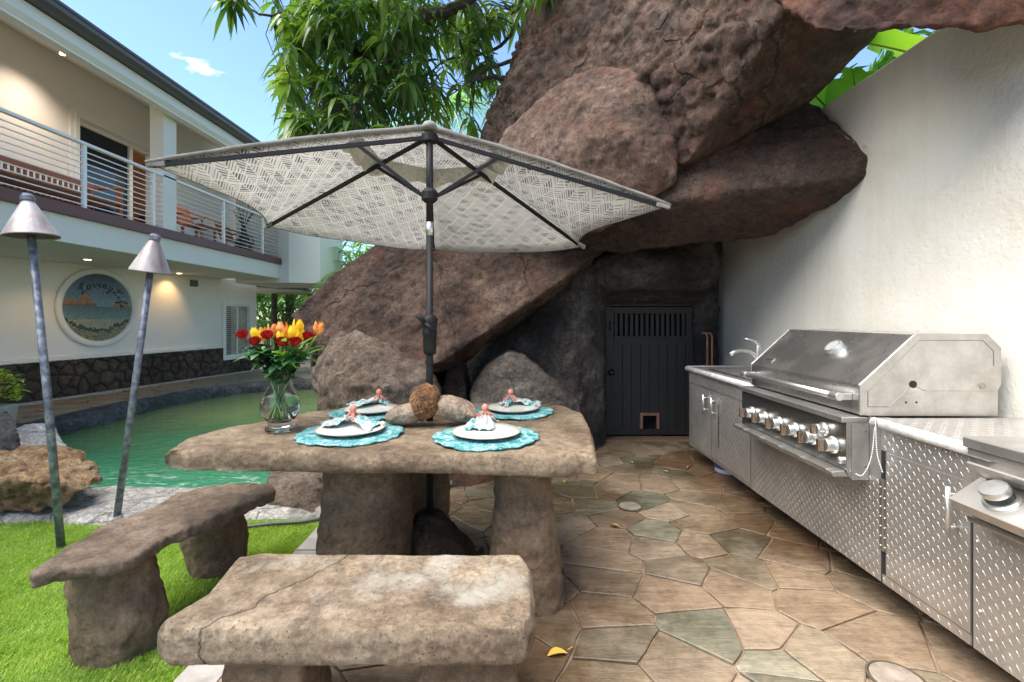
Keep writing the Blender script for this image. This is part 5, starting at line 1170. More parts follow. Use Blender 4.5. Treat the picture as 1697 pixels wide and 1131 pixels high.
# side burner -----------------------------------------------------------
BY0, BY1 = .9, 1.755
sb = thing('side_burner', 'low stainless side burner unit with one fluted knob at the right edge', 'burner', (2.0,1.4,.7))
m = MB(); m.box((1.655,BY0,.898),(2.36,BY1+.02,.935)); obj('lid', m, M['stainless_side'], sb, bevel=.004)
m = MB(); m.box((1.665,BY0,.872),(2.35,BY1+.01,.8965)); obj('lid_lip', m, M['stainless_side'], sb, bevel=.002)
m = MB(); m.box((1.685,BY0,.66),(2.2,BY1,.871)); obj('housing', m, M['stainless_side'], sb, bevel=.003)
m = MB(); m.prism([(1.70,0,.825),(1.62,0,.862),(1.612,0,.856),(1.63,0,.835),(1.684,0,.80)], (0,BY0,0), (0,BY1-.04,0)); obj('lid_handle', m, M['stainless_side'], sb, bevel=.002)
m = MB(); m.prism([(1.684,0,.80),(1.565,0,.722),(1.60,0,.682),(1.684,0,.665)], (0,BY0,0), (0,BY1-.02,0)); obj('knob_panel', m, M['stainless_side'], sb, bevel=.003)
m = MB(); m.tube([(1.64,BY0,.655),(1.64,BY1-.03,.655)], .014, 10); obj('lower_bar', m, M['stainless_side'], sb, smooth=True)
n2 = Vector((-.078,0,.119)).normalized(); qn = n2.to_track_quat('Z','Y').to_matrix().to_3x3(); kc = Vector((1.625,1.60,.7615))
m = MB(); m.lathe([(.052,0),(.052,.006),(.046,.011),(.03,.012)], kc, 28, qn); kb = obj('knob', m, M['silver'], sb, smooth='auto')
m = MB(); nn_ = 40; pr = []
vs_ = []
for z in (.011,.034):
    for j in range(nn_*2):
        r = .040 if j % 2 else .0375; a = PI*j/nn_; vs_.append((qn @ Vector((r*math.cos(a), r*math.sin(a), z)))+kc)
m.add(vs_, [(j,(j+1)%80,80+(j+1)%80,80+j) for j in range(80)]); obj('fluted_band', m, flat('dark fluted band', (.05,.05,.05), .4, .5), kb)
m = MB(); m.lathe([(.041,.034),(.042,.038),(.042,.050),(.039,.056),(.0001,.057)], kc, 28, qn); obj('knob_cap', m, M['silver'], kb, smooth='auto')
# bucket under the far end
bc = Vector((1.92,4.28,0)); t = thing('paint_bucket', 'white bucket with blue label on the patio under the sink cabinet', 'bucket', bc)
m = MB(); m.lathe([(.10,.0),(.112,.01),(.125,.14),(.13,.145),(.13,.16),(.12,.16),(.108,.02)], bc, 24); obj('pail', m, flat('white plastic', (.6,.6,.6), .4), t, smooth='auto')
m = MB(); m.lathe([(.117,.045),(.1255,.125),(.1245,.125),(.116,.045)], bc, 24); obj('label_band', m, flat('blue label', (.03,.08,.28), .5), t, smooth='auto')
m = MB(); m.lathe([(.10,-.001),(.118,.0),(.118,.012),(.112,.014)], bc, 24); obj('base_ring', m, flat('rusty ring', (.22,.13,.08), .7), t)

# ------------------------------------------------------------------ torches
M['zinc'] = noisy('mottled zinc', [(.3,(.085,.09,.115)),(.5,(.19,.20,.235)),(.7,(.42,.43,.46))], 24, .5, .3, 50, metal=.45)
M['cone'] = noisy('aged copper cone', [(.3,(.24,.19,.185)),(.5,(.36,.32,.31)),(.75,(.50,.47,.46))], 9, .5, .2, metal=.3, stretch=(1,1,.4))
def torch(base_, top, lab, r=.13, h=.215, gaz=0):
    t = thing('garden_torch', lab, 'torch', base_, 'garden torches on leaning poles'); d = (top-base_).normalized(); q = d.to_track_quat('Z','Y').to_matrix().to_3x3()
    m = MB(); m.tube([base_-Vector((0,0,.03)), base_.lerp(top,.5)+Vector((.004,0,0)), top], [.0215,.021,.020], 12); obj('pole', m, M['zinc'], t, smooth=True)
    m = MB(); m.lathe([(r,-.04),(r*1.01,-.035),(.03,h-.045),(.026,h-.04),(r*.975,-.041)], top, 28, q, caps=False); c = obj('cone_shade', m, M['cone'], t, smooth='auto')
    m = MB(); m.lathe([(.027,h-.043),(.034,h-.038),(.034,h-.010),(.026,h-.006),(.024,h+.004),(.0001,h+.006)], top, 16, q); obj('cap', m, M['zinc'], c, smooth='auto')
    m = MB(); m.lathe([(.022,-.02),(.034,-.01),(.034,.05),(.02,.06)], top, 14, q); obj('burner_cup', m, M['zinc'], t, smooth='auto')
    m = MB(); m.lathe([(r*.97,-.032),(r*.97,-.028),(.0001,-.028)], top, 24, q); obj('inner_plate', m, flat('dark inner plate', (.10,.085,.08), .6, .4) if 'inner' not in M else M['inner'], t)
M['inner'] = flat('dark inner plate', (.10,.085,.08), .6, .4)
b = F(102,908); torch(b, P(51,382,b.y), 'leftmost torch with pinkish metal cone on a leaning mottled pole')
b = F(192,862); torch(b, P(250,442,b.y), 'torch with silver cone leaning right behind the left stone bench', .118, .22)

# ------------------------------------------------------------------ place settings
M['mat_cloth'] = None
def matcloth(name, seed):
    m, n, l, p = base(name); v = geo_pos(n); f = node_noise(n, l, v, 22, 8, .75, 1.0)
    c = node_ramp(n, l, f, [(.36,(.02,.15,.145)),(.46,(.07,.26,.27)),(.54,(.20,.40,.41)),(.64,(.46,.55,.55))])
    f2 = node_noise(n, l, v, 90, 4, .6); c = node_mix(n, l, .35, c, node_ramp(n, l, f2, [(.4,g(.55)),(.6,g(1.15))]), 'MULTIPLY')
    l.new(c, p.inputs['Base Color']); setp(p, Roughness=.9, Specular_IOR_Level=.1); vo = n.new('ShaderNodeTexVoronoi'); vo.inputs['Scale'].default_value = 130; l.new(v, vo.inputs['Vector']); l.new(node_bump(n, l, vo.outputs['Distance'], .9, .006), p.inputs['Normal']); return m
M['mat_cloth'] = matcloth('aqua quilted cloth', 1)
M['plate_glaze'] = noisy('cream glazed plate', [(.3,(.60,.60,.54)),(.7,(.70,.70,.65))], 4, .16, 0)
M['plate_edge'] = flat('tan plate edge', (.34,.26,.18), .4)
M['coral'] = noisy('coral pink resin', [(.3,(.50,.15,.10)),(.7,(.68,.30,.22))], 60, .5, .3, 200)
def napmat():
    m, n, l, p = base('printed napkin'); v = geo_pos(n); f = node_noise(n, l, v, 18, 6, .6, 1.2)
    c = node_ramp(n, l, f, [(.34,(.03,.20,.18)),(.44,(.15,.38,.38)),(.50,(.46,.47,.45)),(.57,(.52,.50,.47)),(.63,(.46,.22,.19)),(.70,(.48,.46,.43))])
    l.new(c, p.inputs['Base Color']); setp(p, Roughness=.9, Specular_IOR_Level=.1); return m
M['napkin'] = napmat()
def setting(cx, cy, labw, ring, dirs, seed, r=.245, rp=.165, dz=0):
    rr = random.Random(seed); z = TZ+.004+dz; G = 'place settings on the stone table'
    m = MB(); K = 96; vs_ = []; ph = rr.uniform(0,6)
    for rad, zz in ((0,.004),(.5,.0045),(.86,.006),(.97,.0055),(1.0,.003),(.99,-.001)):
        for j in range(K):
            a = 2*PI*j/K; s_ = 1+.055*abs(math.sin(a*9+ph))*(rad > .8); w_ = .003*math.sin(a*3+ph)*(rad > .9)+.002*math.sin(7*a+seed)*(rad > .8)
            vs_.append((cx+r*rad*s_*math.cos(a), cy+r*rad*s_*math.sin(a), z+zz+w_))
    m.add(vs_, [(i*K+j, i*K+(j+1)%K, (i+1)*K+(j+1)%K, (i+1)*K+j) for i in range(5) for j in range(K)])
    single('placemat', m, M['mat_cloth'], 'round scalloped aqua placemat at the %s place of the table' % labw, 'placemat', 'aqua placemats', loc=(cx,cy,z), smooth=True)
    t = thing('dinner_plate', 'cream dinner plate on the placemat at the %s place' % labw, 'plate', (cx,cy,z+.01), 'cream plates')
    zz = z+.0075; m = MB(); m.lathe([(.0001,0),(rp*.62,.0),(rp*.7,.002),(rp*.985,.017),(rp*.985,.020),(rp*.7,.006),(rp*.62,.0045),(.0001,.0045)], (cx,cy,zz), 48); obj('dish', m, M['plate_glaze'], t, smooth=True)
    m = MB(); m.lathe([(rp*.982,.0165),(rp,.0175),(rp,.0205),(rp*.982,.0212),(rp*.965,.0195)], (cx,cy,zz), 48, caps=False); obj('rim_edge', m, M['plate_edge'], t, smooth=True)
    # napkin: two lobes of crumpled cloth pinched in the ring
    rg = Vector((ring[0], ring[1], zz+.03)); m = MB()
    for (dx, dy, L, wd) in dirs:
        d = Vector((dx,dy,0)).normalized(); sd = Vector((-d.y,d.x,0)); A_, B_ = 14, 22; vs_ = []
        for a in range(A_+1):
            t_ = a/A_; w = .016+wd*math.sin(min(1,t_*1.15)*PI/2)
            for b in range(B_+1):
                q = b/B_*2-1; fold = math.sin(q*9+seed)*.5+math.sin(q*17+t_*3)*.3
                zc = zz+.012+.030*(1-t_)**1.5+(.014*(1-.4*t_))*(1+fold)*(1-.5*abs(q))+.020*noise.noise(Vector((q*2.5+seed,t_*5,seed)))+.006*noise.noise(Vector((q*8,t_*14,seed)))
                p = rg+d*(L*t_+.03*noise.noise(Vector((q*1.7,seed,3)))*t_)+sd*(w*q)
                vs_.append((p.x, p.y, max(zz+.0085, zc)))
        m.add(vs_, [(a*(B_+1)+b, (a+1)*(B_+1)+b, (a+1)*(B_+1)+b+1, a*(B_+1)+b+1) for a in range(A_) for b in range(B_)])
    o = single('napkin', m, M['napkin'], 'crumpled white and aqua napkin gathered on the %s plate' % labw, 'napkin', 'gathered napkins', loc=(rg.x,rg.y,zz+.01), smooth=True, fix=False)
    s_ = o.modifiers.new('s','SOLIDIFY'); s_.thickness = .0025
    t = thing('octopus_napkin_ring', 'coral pink octopus napkin ring holding the napkin at the %s place' % labw, 'napkin ring', rg, 'octopus napkin rings')
    hz = zz+.072; m = MB(); m.sphere((rg.x,rg.y,hz+.016), .0185, 14, 10, (1,1,1.12)); obj('head', m, M['coral'], t, smooth=True)
    for k in range(8):
        a = 2*PI*k/8+rr.uniform(-.2,.2); L = rr.uniform(.036,.05); c = Vector((math.cos(a),math.sin(a),0)); sd = Vector((-c.y,c.x,0)); cu = rr.choice((-1,1))
        pts = smooth_pts([Vector((rg.x,rg.y,hz)), Vector((rg.x,rg.y,hz-.006))+c*.016, Vector((rg.x,rg.y,hz-.016))+c*L*.7+sd*.004*cu, Vector((rg.x,rg.y,hz-.030))+c*L+sd*.010*cu, Vector((rg.x,rg.y,hz-.024))+c*(L+.006)+sd*.018*cu], 3)
        m = MB(); m.tube(pts, [.0055-.0035*i/len(pts) for i in range(len(pts))], 6); obj('tentacle', m, M['coral'], t, smooth=True)
    m = MB(); m.tube([(rg.x+.02*math.cos(a), rg.y, zz+.034+.02*math.sin(a)) for a in np.linspace(0,2*PI,13)], .003, 6); obj('ring_band', m, M['coral'], t, smooth=True)
def C(px,py): p = F(px,py,TZ+.01); return p.x, p.y
c = C(581,716); r_ = F(583,708,TZ+.01); setting(*c, 'front left', (r_.x,r_.y+.02), [(-1,-.35,.15,.05),(1,-.55,.17,.05)], 1)
c = C(806,721); r_ = F(803,708,TZ+.01); setting(*c, 'front right', (r_.x,r_.y+.05), [(-.15,-1,.17,.055),(.5,.3,.05,.03)], 5)
c = C(616,682); r_ = F(626,675,TZ+.01); setting(*c, 'back left', (r_.x,r_.y+.03), [(-1,-.45,.19,.06),(.9,-.1,.06,.03)], 9, .235, .16)
c = C(850,680); r_ = F(846,675,TZ+.01); setting(*c, 'back right', (r_.x,r_.y+.03), [(-.55,-.5,.07,.03),(1,-.1,.19,.03)], 13, .235, .16)

# centre stones
def pebble(name, px, py, Y, rx, rz, ry, mat, lab, rot=0, cat='stone', dsp=None, ang=0):
    c = P(px,py,Y); Mx = Matrix.Rotation(rot,4,'Y') @ Matrix.Diagonal((rx,ry,rz,1)); m = MB(); rr_ = random.Random(px)
    pts = []
    for k in range(60):
        v = Vector((rr_.gauss(0,1),rr_.gauss(0,1),rr_.gauss(0,1))).normalized(); pts.append(c+(Mx @ v))
    m.hull(pts); lz = min(p.z for p in pts)
    sculpt(name, m, mat, voxel=min(rx,rz)/14, smooth=7, disps=dsp or [('CLOUDS',.08,3,.012,.5),('CLOUDS',.02,4,.003,.5)], label=lab, cat=cat, loc=(c.x,c.y,TZ))
M['river'] = rockmat('brown river stone', [(.3,(.12,.085,.06)),(.5,(.21,.155,.11)),(.7,(.30,.23,.17))], bump=.35, pits=40, scale=5, speck=((.06,.045,.035),60,.2))
M['sponge'] = rockmat('porous orange stone', [(.3,(.20,.085,.035)),(.5,(.40,.20,.09)),(.7,(.58,.36,.19))], bump=1.6, pits=75, scale=9, speck=((.07,.03,.015),75,.42))
pebble('table_stone', 675, 686, 2.56, .125, .058, .08, M['river'], 'flat brown stone at the left of the three table centre stones', R(-12), 'stone')
pebble('table_stone', 704, 666, 2.54, .082, .112, .07, M['sponge'], 'porous orange stone standing upright in the middle of the table', R(18), 'stone', [('CLOUDS',.08,3,.014,.5),('CLOUDS',.012,4,.012,.5)])
pebble('table_stone', 757, 679, 2.56, .122, .072, .085, M['river'], 'smooth egg shaped brown stone right of the umbrella pole on the table', R(20), 'stone')

# ------------------------------------------------------------------ vase and flowers
VX, VY, VZ = -1.171, 2.44, TZ+.004
gl, n_, l_, p_ = base('clear glass'); setp(p_, Roughness=.0, IOR=1.22); p_.inputs['Transmission Weight'].default_value = 1; p_.inputs['Base Color'].default_value = (.97,.99,.98,1)
wt, n_, l_, p_ = base('vase water'); setp(p_, Roughness=.0, IOR=1.2); p_.inputs['Transmission Weight'].default_value = 1; p_.inputs['Base Color'].default_value = (.93,.97,.95,1)
t = thing('glass_vase', 'clear bulbous glass vase of tulips and roses at the left of the table', 'vase', (VX,VY,VZ))
out = [(.070,0),(.072,.006),(.068,.022),(.052,.032),(.066,.05),(.088,.08),(.095,.112),(.090,.145),(.072,.19),(.056,.225),(.054,.245),(.062,.275),(.080,.312)]
inn = [(.0775,.312),(.0595,.276),(.0512,.245),(.0532,.225),(.069,.19),(.087,.145),(.092,.112),(.085,.08),(.063,.053),(.03,.040),(.0001,.040)]
m = MB(); m.lathe([(.0001,0)]+out+inn, (VX,VY,VZ), 40); obj('vase_glass', m, gl, t, smooth=True)
wv_ = [(.0001,.0405),(.03,.0405),(.0625,.0535),(.0845,.081),(.0915,.112),(.0865,.145),(.0755,.175),(.0001,.175)]
m = MB(); m.lathe(wv_, (VX,VY,VZ), 40); obj('vase_water', m, wt, t, smooth='auto')
M['stem'] = noisy('green stem', [(.3,(.08,.18,.03)),(.7,(.20,.34,.08))], 14, .5, 0)
M['rose_stem'] = noisy('rose stem', [(.3,(.06,.07,.025)),(.7,(.12,.13,.05))], 14, .6, 0)
M['tulip_leaf'] = leafmat('tulip leaf', [(.1,(.07,.20,.03)),(.5,(.14,.32,.05)),(.9,(.28,.46,.09))], 6)
M['rose_leaf'] = leafmat('rose leaf', [(.1,(.015,.06,.02)),(.5,(.03,.11,.035)),(.9,(.08,.19,.07))], 8, .35, .15)
def petalmat(name, a, b, z0):
    m, n, l, p = base(name); v = coords(n); s_ = n.new('ShaderNodeSeparateXYZ'); l.new(v, s_.inputs[0])
    f = node_noise(n, l, geo_pos(n), 60, 3); c = node_ramp(n, l, f, [(.35,a),(.6,b)]); l.new(c, p.inputs['Base Color']); setp(p, Roughness=.5, Specular_IOR_Level=.3)
    tr = n.new('ShaderNodeBsdfTranslucent'); l.new(c, tr.inputs[0]); ms = n.new('ShaderNodeMixShader'); ms.inputs[0].default_value = .35
    l.new(p.outputs[0], ms.inputs[1]); l.new(tr.outputs[0], ms.inputs[2]); l.new(ms.outputs[0], n['Material Output'].inputs[0]); return m
M['yellow_petal'] = petalmat('yellow petal', (.88,.55,.015), (.95,.72,.04), 0)
M['orange_petal'] = petalmat('orange striped petal', (.78,.17,.05), (.92,.55,.16), 0)
M['rose_petal'] = petalmat('red rose petal', (.22,.004,.008), (.42,.012,.015), 0)
def stempts(top, rr):
    a = rr.uniform(0,2*PI); dirx = (top.x-VX); neck = Vector((VX+max(-.034,min(.034,dirx*.35))+rr.uniform(-.01,.01), VY+rr.uniform(-.03,.03), VZ+.245))
    bot = Vector((VX-dirx*.35+rr.uniform(-.02,.02), VY+rr.uniform(-.035,.035), VZ+.062)); bot.x = max(VX-.045, min(VX+.045, bot.x))
    return smooth_pts([bot, bot.lerp(neck,.5), neck, neck.lerp(top,.5)+Vector((0,0,.01)), top], 4)
def tulip(px, py, Y, mat, lab, rr, sz=1):
    top = P(px,py,Y); bot = top-Vector((0,0,.025*sz)); t = thing('tulip', lab, 'tulip', bot, 'tulips in the vase')
    m = MB(); m.tube(stempts(bot, rr), .0046, 6); obj('stem', m, M['stem'], t, smooth=True)
    axis = (bot-Vector((VX,VY,VZ+.1))).normalized()*.35+Vector((0,0,1)); q = axis.to_track_quat('Z','Y').to_matrix().to_3x3(); m = MB()
    for k in range(6):
        a0 = PI/3*k+(.5 if k % 2 else 0); out_ = 1.0 if k % 2 else .88; vs_ = []; opn = rr.uniform(.85,1.2)
        for i, (r, z, w) in enumerate(((.004,0,.006),(.018,.010,.020),(.0235,.028,.0225),(.0205*opn,.045,.016),(.0165*opn,.058,.003))):
            for j in (-1,-.5,0,.5,1):
                an = a0+j*w/max(r,.008)*.75; rr2 = (r*out_)*(1+.03*(1-abs(j))); vs_.append(bot+(q @ Vector((rr2*math.cos(an), rr2*math.sin(an), z-.004*abs(j)*(i>2))))*sz)
        m.add(vs_, [(i*5+j, i*5+j+1, (i+1)*5+j+1, (i+1)*5+j) for i in range(4) for j in range(4)])
    obj('bloom', m, mat, t, smooth=True, fix=False)
    for k in range(4):
        a = math.atan2(top.y-VY, top.x-VX)+rr.uniform(-.9,.9); m = MB(); ln = rr.uniform(.15,.24)
        leaf_add(m, Vector((VX,VY,VZ+.27)).lerp(bot, rr.uniform(.15,.5)), (math.cos(a)*rr.uniform(.8,1.5), math.sin(a)*.8, rr.uniform(.5,1.3)), ln, .032, rr.uniform(.15,.6), .3, seg=4); obj('leaf', m, M['tulip_leaf'], t, smooth=True, fix=False)
def rose(px, py, Y, lab, rr):
    c = P(px,py,Y); bot = c-Vector((0,0,.018)); t = thing('rose', lab, 'rose', bot, 'red roses in the vase')
    m = MB(); m.tube(stempts(bot, rr), .0038, 6); obj('stem', m, M['rose_stem'], t, smooth=True)
    tl = Vector((c.x-VX, -.10, .12)).normalized()*.5+Vector((0,0,1)); q = tl.to_track_quat('Z','Y').to_matrix().to_3x3(); m = MB()
    for ring_, (r0, hgt, n__) in enumerate(((.008,.044,3),(.015,.043,4),(.021,.039,5),(.027,.032,5))):
        for k in range(n__):
            a0 = 2*PI*k/n__+ring_*.7; wd = 2.6*PI/n__/2; vs_ = []
            for i, (f_, z_) in enumerate(((.35,0),(.9,.35),(1.0,.7),(1.12,1.0))):
                for j in (-1,-.5,0,.5,1): an = a0+j*wd; r = r0*f_*(1+.06*(1-abs(j))); vs_.append(bot+(q @ Vector((r*math.cos(an), r*math.sin(an), hgt*z_-.004*abs(j)*(i==3)))))
            m.add(vs_, [(i*5+j, i*5+j+1, (i+1)*5+j+1, (i+1)*5+j) for i in range(3) for j in range(4)])
    obj('bloom', m, M['rose_petal'], t, smooth=True, fix=False)
    m = MB(); rt = bot+Vector((0,0,-.01)); Nk = Vector((VX,VY,VZ+.27))
    for k in range(17):
        p = Nk.lerp(rt, rr.uniform(.0,.9))+Vector((rr.uniform(-.015,.015),rr.uniform(-.03,.03),rr.uniform(-.01,.01))); a = rr.uniform(0,2*PI)
        for s_ in (-.7,0,.7): leaf_add(m, p, (math.cos(a+s_),math.sin(a+s_),rr.uniform(-.3,.5)), rr.uniform(.045,.075), .042, .25, .2, seg=3)
    obj('rose_leaves', m, M['rose_leaf'], t, smooth=True, fix=False)
rr = random.Random(77)
for i, (px, py, lab) in enumerate(((404,555,'leftmost red rose standing out at the left of the bouquet'),(424,566,'double headed dark red rose low at the left of the bouquet'),(444,556,'red rose below the orange tulips left of the bouquet centre'),(468,567,'small dark red rose bud low in the middle of the bouquet'),(489,567,'largest red rose at the front right of the bouquet'),(510,558,'red rose behind the leaves at the right of the bouquet'))):
    rose(px, py, 2.40-.02*(i%2)+(.07 if i == 5 else 0), lab, rr)
TU = ((426,551,'y','yellow tulip at the upper left of the bouquet'),(438,551,'o','orange tulip just right of the left yellow tulip'),(452,545,'o','orange and yellow tulip left of the bouquet centre'),(467,542,'o','pale orange striped tulip at the top centre of the bouquet'),(493,538,'y','tallest yellow tulip at the top right of the bouquet'),(527,541,'o','orange striped tulip standing alone at the far right'),(468,556,'y','yellow tulip low in the centre above the small red rose'),(480,557,'o','orange flamed tulip between the two low yellow tulips'),(495,553,'y','yellow tulip above the largest red rose'),(485,548,'y','open yellow tulip below the tallest tulip'))
for i, (px, py, k, lab) in enumerate(TU): tulip(px, py+4, 2.46+.05*((i*7)%3-1), M['yellow_petal' if k == 'y' else 'orange_petal'], lab, rr, 1.22)
# ------------------------------------------------------------------ mango tree hanging over the rocks
M['mango_leaf'] = leafmat('mango leaf', [(.05,(.022,.05,.022)),(.35,(.045,.10,.032)),(.65,(.09,.165,.042)),(.92,(.19,.27,.065)),(1,(.5,.36,.05))], 1.1, .30, .38, tcol=(2.0,2.1,.7))
M['bark'] = rockmat('grey brown bark', [(.3,(.06,.045,.035)),(.5,(.13,.10,.08)),(.7,(.22,.19,.16))], bump=1, scale=4, pits=30)
M['palm_leaf'] = leafmat('palm leaf', [(.1,(.04,.12,.03)),(.5,(.10,.24,.05)),(.9,(.26,.40,.10))], 2, .4, .4, tcol=(1.8,2.1,.8))
M['jungle'] = leafmat('garden foliage', [(.1,(.03,.10,.02)),(.5,(.08,.22,.04)),(.9,(.20,.38,.08))], 1.5, .45, .35)
M['banana_leaf'] = leafmat('banana leaf', [(.1,(.10,.26,.02)),(.5,(.22,.42,.04)),(.9,(.42,.52,.08))], 1.5, .35, .5, per=False)
M['dry_leaf'] = flat('dry leaf', (.45,.24,.08), .7)
M['yellow_leaf'] = flat('fallen yellow leaf', (.70,.42,.05), .6)
mango = thing('mango_tree', 'tall mango tree with long drooping leaves above the umbrella and boulders', 'tree', (1.2,8.4,-.4))
rr = random.Random(41)
limbs = [
 ([Vector((1.2,8.4,-.4)),Vector((1.1,8.2,2.5)),Vector((.9,7.6,4.4)),P(1000,-140,6.6),P(880,-60,6.2)], [.26,.24,.19,.14,.12]),
 ([P(1000,-140,6.6),P(880,-60,6.2),P(785,-8,5.9),P(745,18,5.8),P(700,24,5.7),P(672,52,5.7),P(640,72,5.6),P(600,90,5.6),P(560,112,5.5),P(515,150,5.4)], [.13,.11,.075,.07,.062,.05,.035,.024,.018,.01]),
 ([P(700,24,5.7),P(620,20,5.9),P(560,30,6.0),P(500,20,6.0),P(440,25,5.9),P(400,8,5.8)], [.055,.035,.028,.02,.015,.008]),
 ([P(672,52,5.7),P(650,90,5.4),P(610,140,5.2),P(590,175,5.1)], [.03,.022,.015,.008]),
 ([P(1000,60,6.6),P(935,88,6.2),P(890,92,6.1),P(850,100,6.0),P(800,120,6.0),P(760,150,5.9)], [.06,.045,.035,.028,.018,.01]),
 ([P(960,160,6.4),P(905,150,6.1),P(868,140,6.0),P(840,132,6.0),P(810,128,6.0),P(785,133,5.9)], [.06,.045,.05,.035,.03,.015]),
 ([P(880,-60,6.2),P(860,10,6.4),P(845,60,6.4),P(800,90,6.4),P(740,100,6.3),P(700,130,6.2)], [.06,.03,.025,.02,.014,.008]),
 ([P(1000,-140,6.6),P(760,-150,5.6),P(560,-170,5.0),P(430,-150,4.8)], [.12,.08,.05,.02]),
 ([P(880,-60,6.2),P(930,20,6.0),P(900,45,5.8)], [.04,.02,.01]),
 ([P(600,90,5.6),P(540,70,5.5),P(480,95,5.4),P(445,130,5.3)], [.024,.018,.012,.007]),
]
nodes_ = []
for i, (pts, r) in enumerate(limbs):
    sp_ = smooth_pts(pts, 5); k = len(sp_); rad = [r[min(len(r)-1, int(j/5))]*(1-(j%5)/5)+r[min(len(r)-1, int(j/5)+1)]*((j%5)/5) for j in range(k)]
    sp2 = [p+Vector((rr.uniform(-1,1),rr.uniform(-1,1),rr.uniform(-1,1)))*.012 for p in sp_]
    m = MB(); m.tube(sp2, rad, 9); obj('trunk' if i == 0 else 'limb', m, M['bark'], mango, smooth=True)
    nodes_ += [(p, q) for p, q in zip(sp2, rad) if q < .09]
crown = [(452,-10),(462,25),(485,62),(465,95),(450,128),(470,165),(485,205),(500,228),(600,226),(690,214),(760,212),(808,205),(850,140),(885,85),(925,25),(945,-10)]
spots = []
while len(spots) < 310:
    x = rr.uniform(410,1000); y = rr.uniform(-15,228)
    if not inpoly(x, y, crown): continue
    den = .95 if x < 620 else (.72 if x < 720 else .5)
    if y < 60: den += .15
    if 610 < x < 760 and 80 < y < 200: den *= .55
    if 800 < x < 900 and 45 < y < 125: den *= .35
    if x > 760 and y > 150: den *= .6
    if rr.random() < den*.95: spots.append(P(x, y, rr.uniform(4.9,6.6) if x < 720 else rr.uniform(5.8,7.2)))
for k in range(4): spots.append(P(rr.uniform(365,405), rr.uniform(-25,-8), rr.uniform(5,5.6)))
for k in range(200): spots.append(P(rr.uniform(430,1000), rr.uniform(-330,-25), rr.uniform(4.4,6.5)))
lm_ = MB(); tw = MB()
npx = np.array([tuple(p) for p, q in nodes_])
for s_ in spots:
    d = npx-np.array(tuple(s_)); j = int(np.argmin((d**2).sum(1)+rr.uniform(0,.05))); a = nodes_[j][0]
    L = (a-s_).length
    if L < 1.5 : tw.tube([a, a.lerp(s_,.5)+Vector((rr.uniform(-.1,.1),rr.uniform(-.1,.1),.10*L)), s_+Vector((0,0,.03)), s_], [.009,.006,.004,.003], 4)
    n__ = rr.randint(6,12); base_a = rr.uniform(0,2*PI); dr = rr.uniform(.5,1.3)
    for k in range(n__):
        an = base_a+2.4*k; el = rr.uniform(-.9,.45); dd = Vector((math.cos(an),math.sin(an),el))
        leaf_add(lm_, s_+Vector((0,0,-.012*k))+dd*.01, dd, rr.uniform(.16,.30), rr.uniform(.046,.072), dr*rr.uniform(.5,1.1), .35, seg=3)
o = obj('foliage', lm_, M['mango_leaf'], mango, smooth=True, fix=False); o['kind'] = 'stuff'
o = obj('twigs', tw, M['bark'], mango, fix=False); o['kind'] = 'stuff'

# ------------------------------------------------------------------ palms beyond the rocks
def frond(mb, base_, az, L, el, droop, nl=26, lw=.03, ll=.5, rach=None):
    d = Vector((math.cos(az)*math.cos(el), math.sin(az)*math.cos(el), math.sin(el))); pts = []
    for k in range(9): t_ = k/8; pts.append(base_+d*(L*t_)-Vector((0,0,1))*(droop*L*t_*t_))
    (rach or mb).tube(pts, [.016*(1-.8*k/8) for k in range(9)], 4)
    for k in range(nl):
        t_ = .15+.85*k/nl; f = t_*8; i = min(7, int(f)); p = pts[i].lerp(pts[i+1], f-i); ax = (pts[i+1]-pts[i]).normalized(); sd = ax.cross(Vector((0,0,1))).normalized()
        le = ll*math.sin(PI*(.12+.83*t_))**.7
        for s_ in (-1,1): leaf_add(mb, p, sd*s_+ax*.65+Vector((0,0,rr.uniform(-.1,.2))), le*rr.uniform(.85,1.1), lw, .38, .3, seg=2)
def palm(x, y, top, lab, nf=14, L=1.9, trunk=.09, ll=.5, els=(-.1,1.2), name='palm_tree', az=None):
    t = thing(name, lab, 'palm', (x,y,-.42), 'palms behind the rocks'); m = MB(); bend = rr.uniform(-.25,.25)
    m.tube([(x,y,-.42),(x+bend*.5,y,top*.5),(x+bend,y,top)], [trunk*1.2,trunk,trunk*.9], 10)
    for k in range(int(top/.16)): z = k*.16; f = z/top; m.lathe([(trunk*1.03,z),(trunk*1.12,z+.02),(trunk*1.03,z+.04)], (x+bend*f,y,0), 10)
    obj('trunk', m, M['bark'], t); m = MB(); rc = MB()
    for k in range(nf): frond(m, Vector((x+bend,y,top)), (az or 0)+2*PI*k/nf+rr.uniform(-.2,.2), L*rr.uniform(.8,1.1), rr.uniform(*els), rr.uniform(.25,.6), ll=ll, rach=rc)
    o = obj('fronds', m, M['palm_leaf'], t, fix=False); o['kind'] = 'stuff'; o = obj('frond_stems', rc, M['yellow_stem'] if 'yellow_stem' in M else M['stem'], t); o['kind'] = 'stuff'
M['yellow_stem'] = flat('yellow green stem', (.35,.36,.10), .5)
def px2(pxx, Y): return (pxx-CX)/FPX*Y
palm(px2(655,9.5), 9.5, 4.3, 'palm with arching fronds behind the mango branches above the umbrella hub', 15, 1.9)
palm(px2(800,8.6), 8.6, 4.0, 'palm with fine fronds behind the umbrella beside the overhanging rock', 13, 1.6)
palm(px2(520,15), 15, 4.6, 'palm showing feathery fronds left of the mango crown against the sky', 13, 1.7)
palm(px2(735,11.5), 11.5, 6.3, 'taller distant palm with its crown high among the mango leaves', 14, 2.0)
palm(px2(455,15.5), 15.5, 2.2, 'low palm with wide fronds under the far lanai roof', 12, 1.8, els=(.0,1.0))
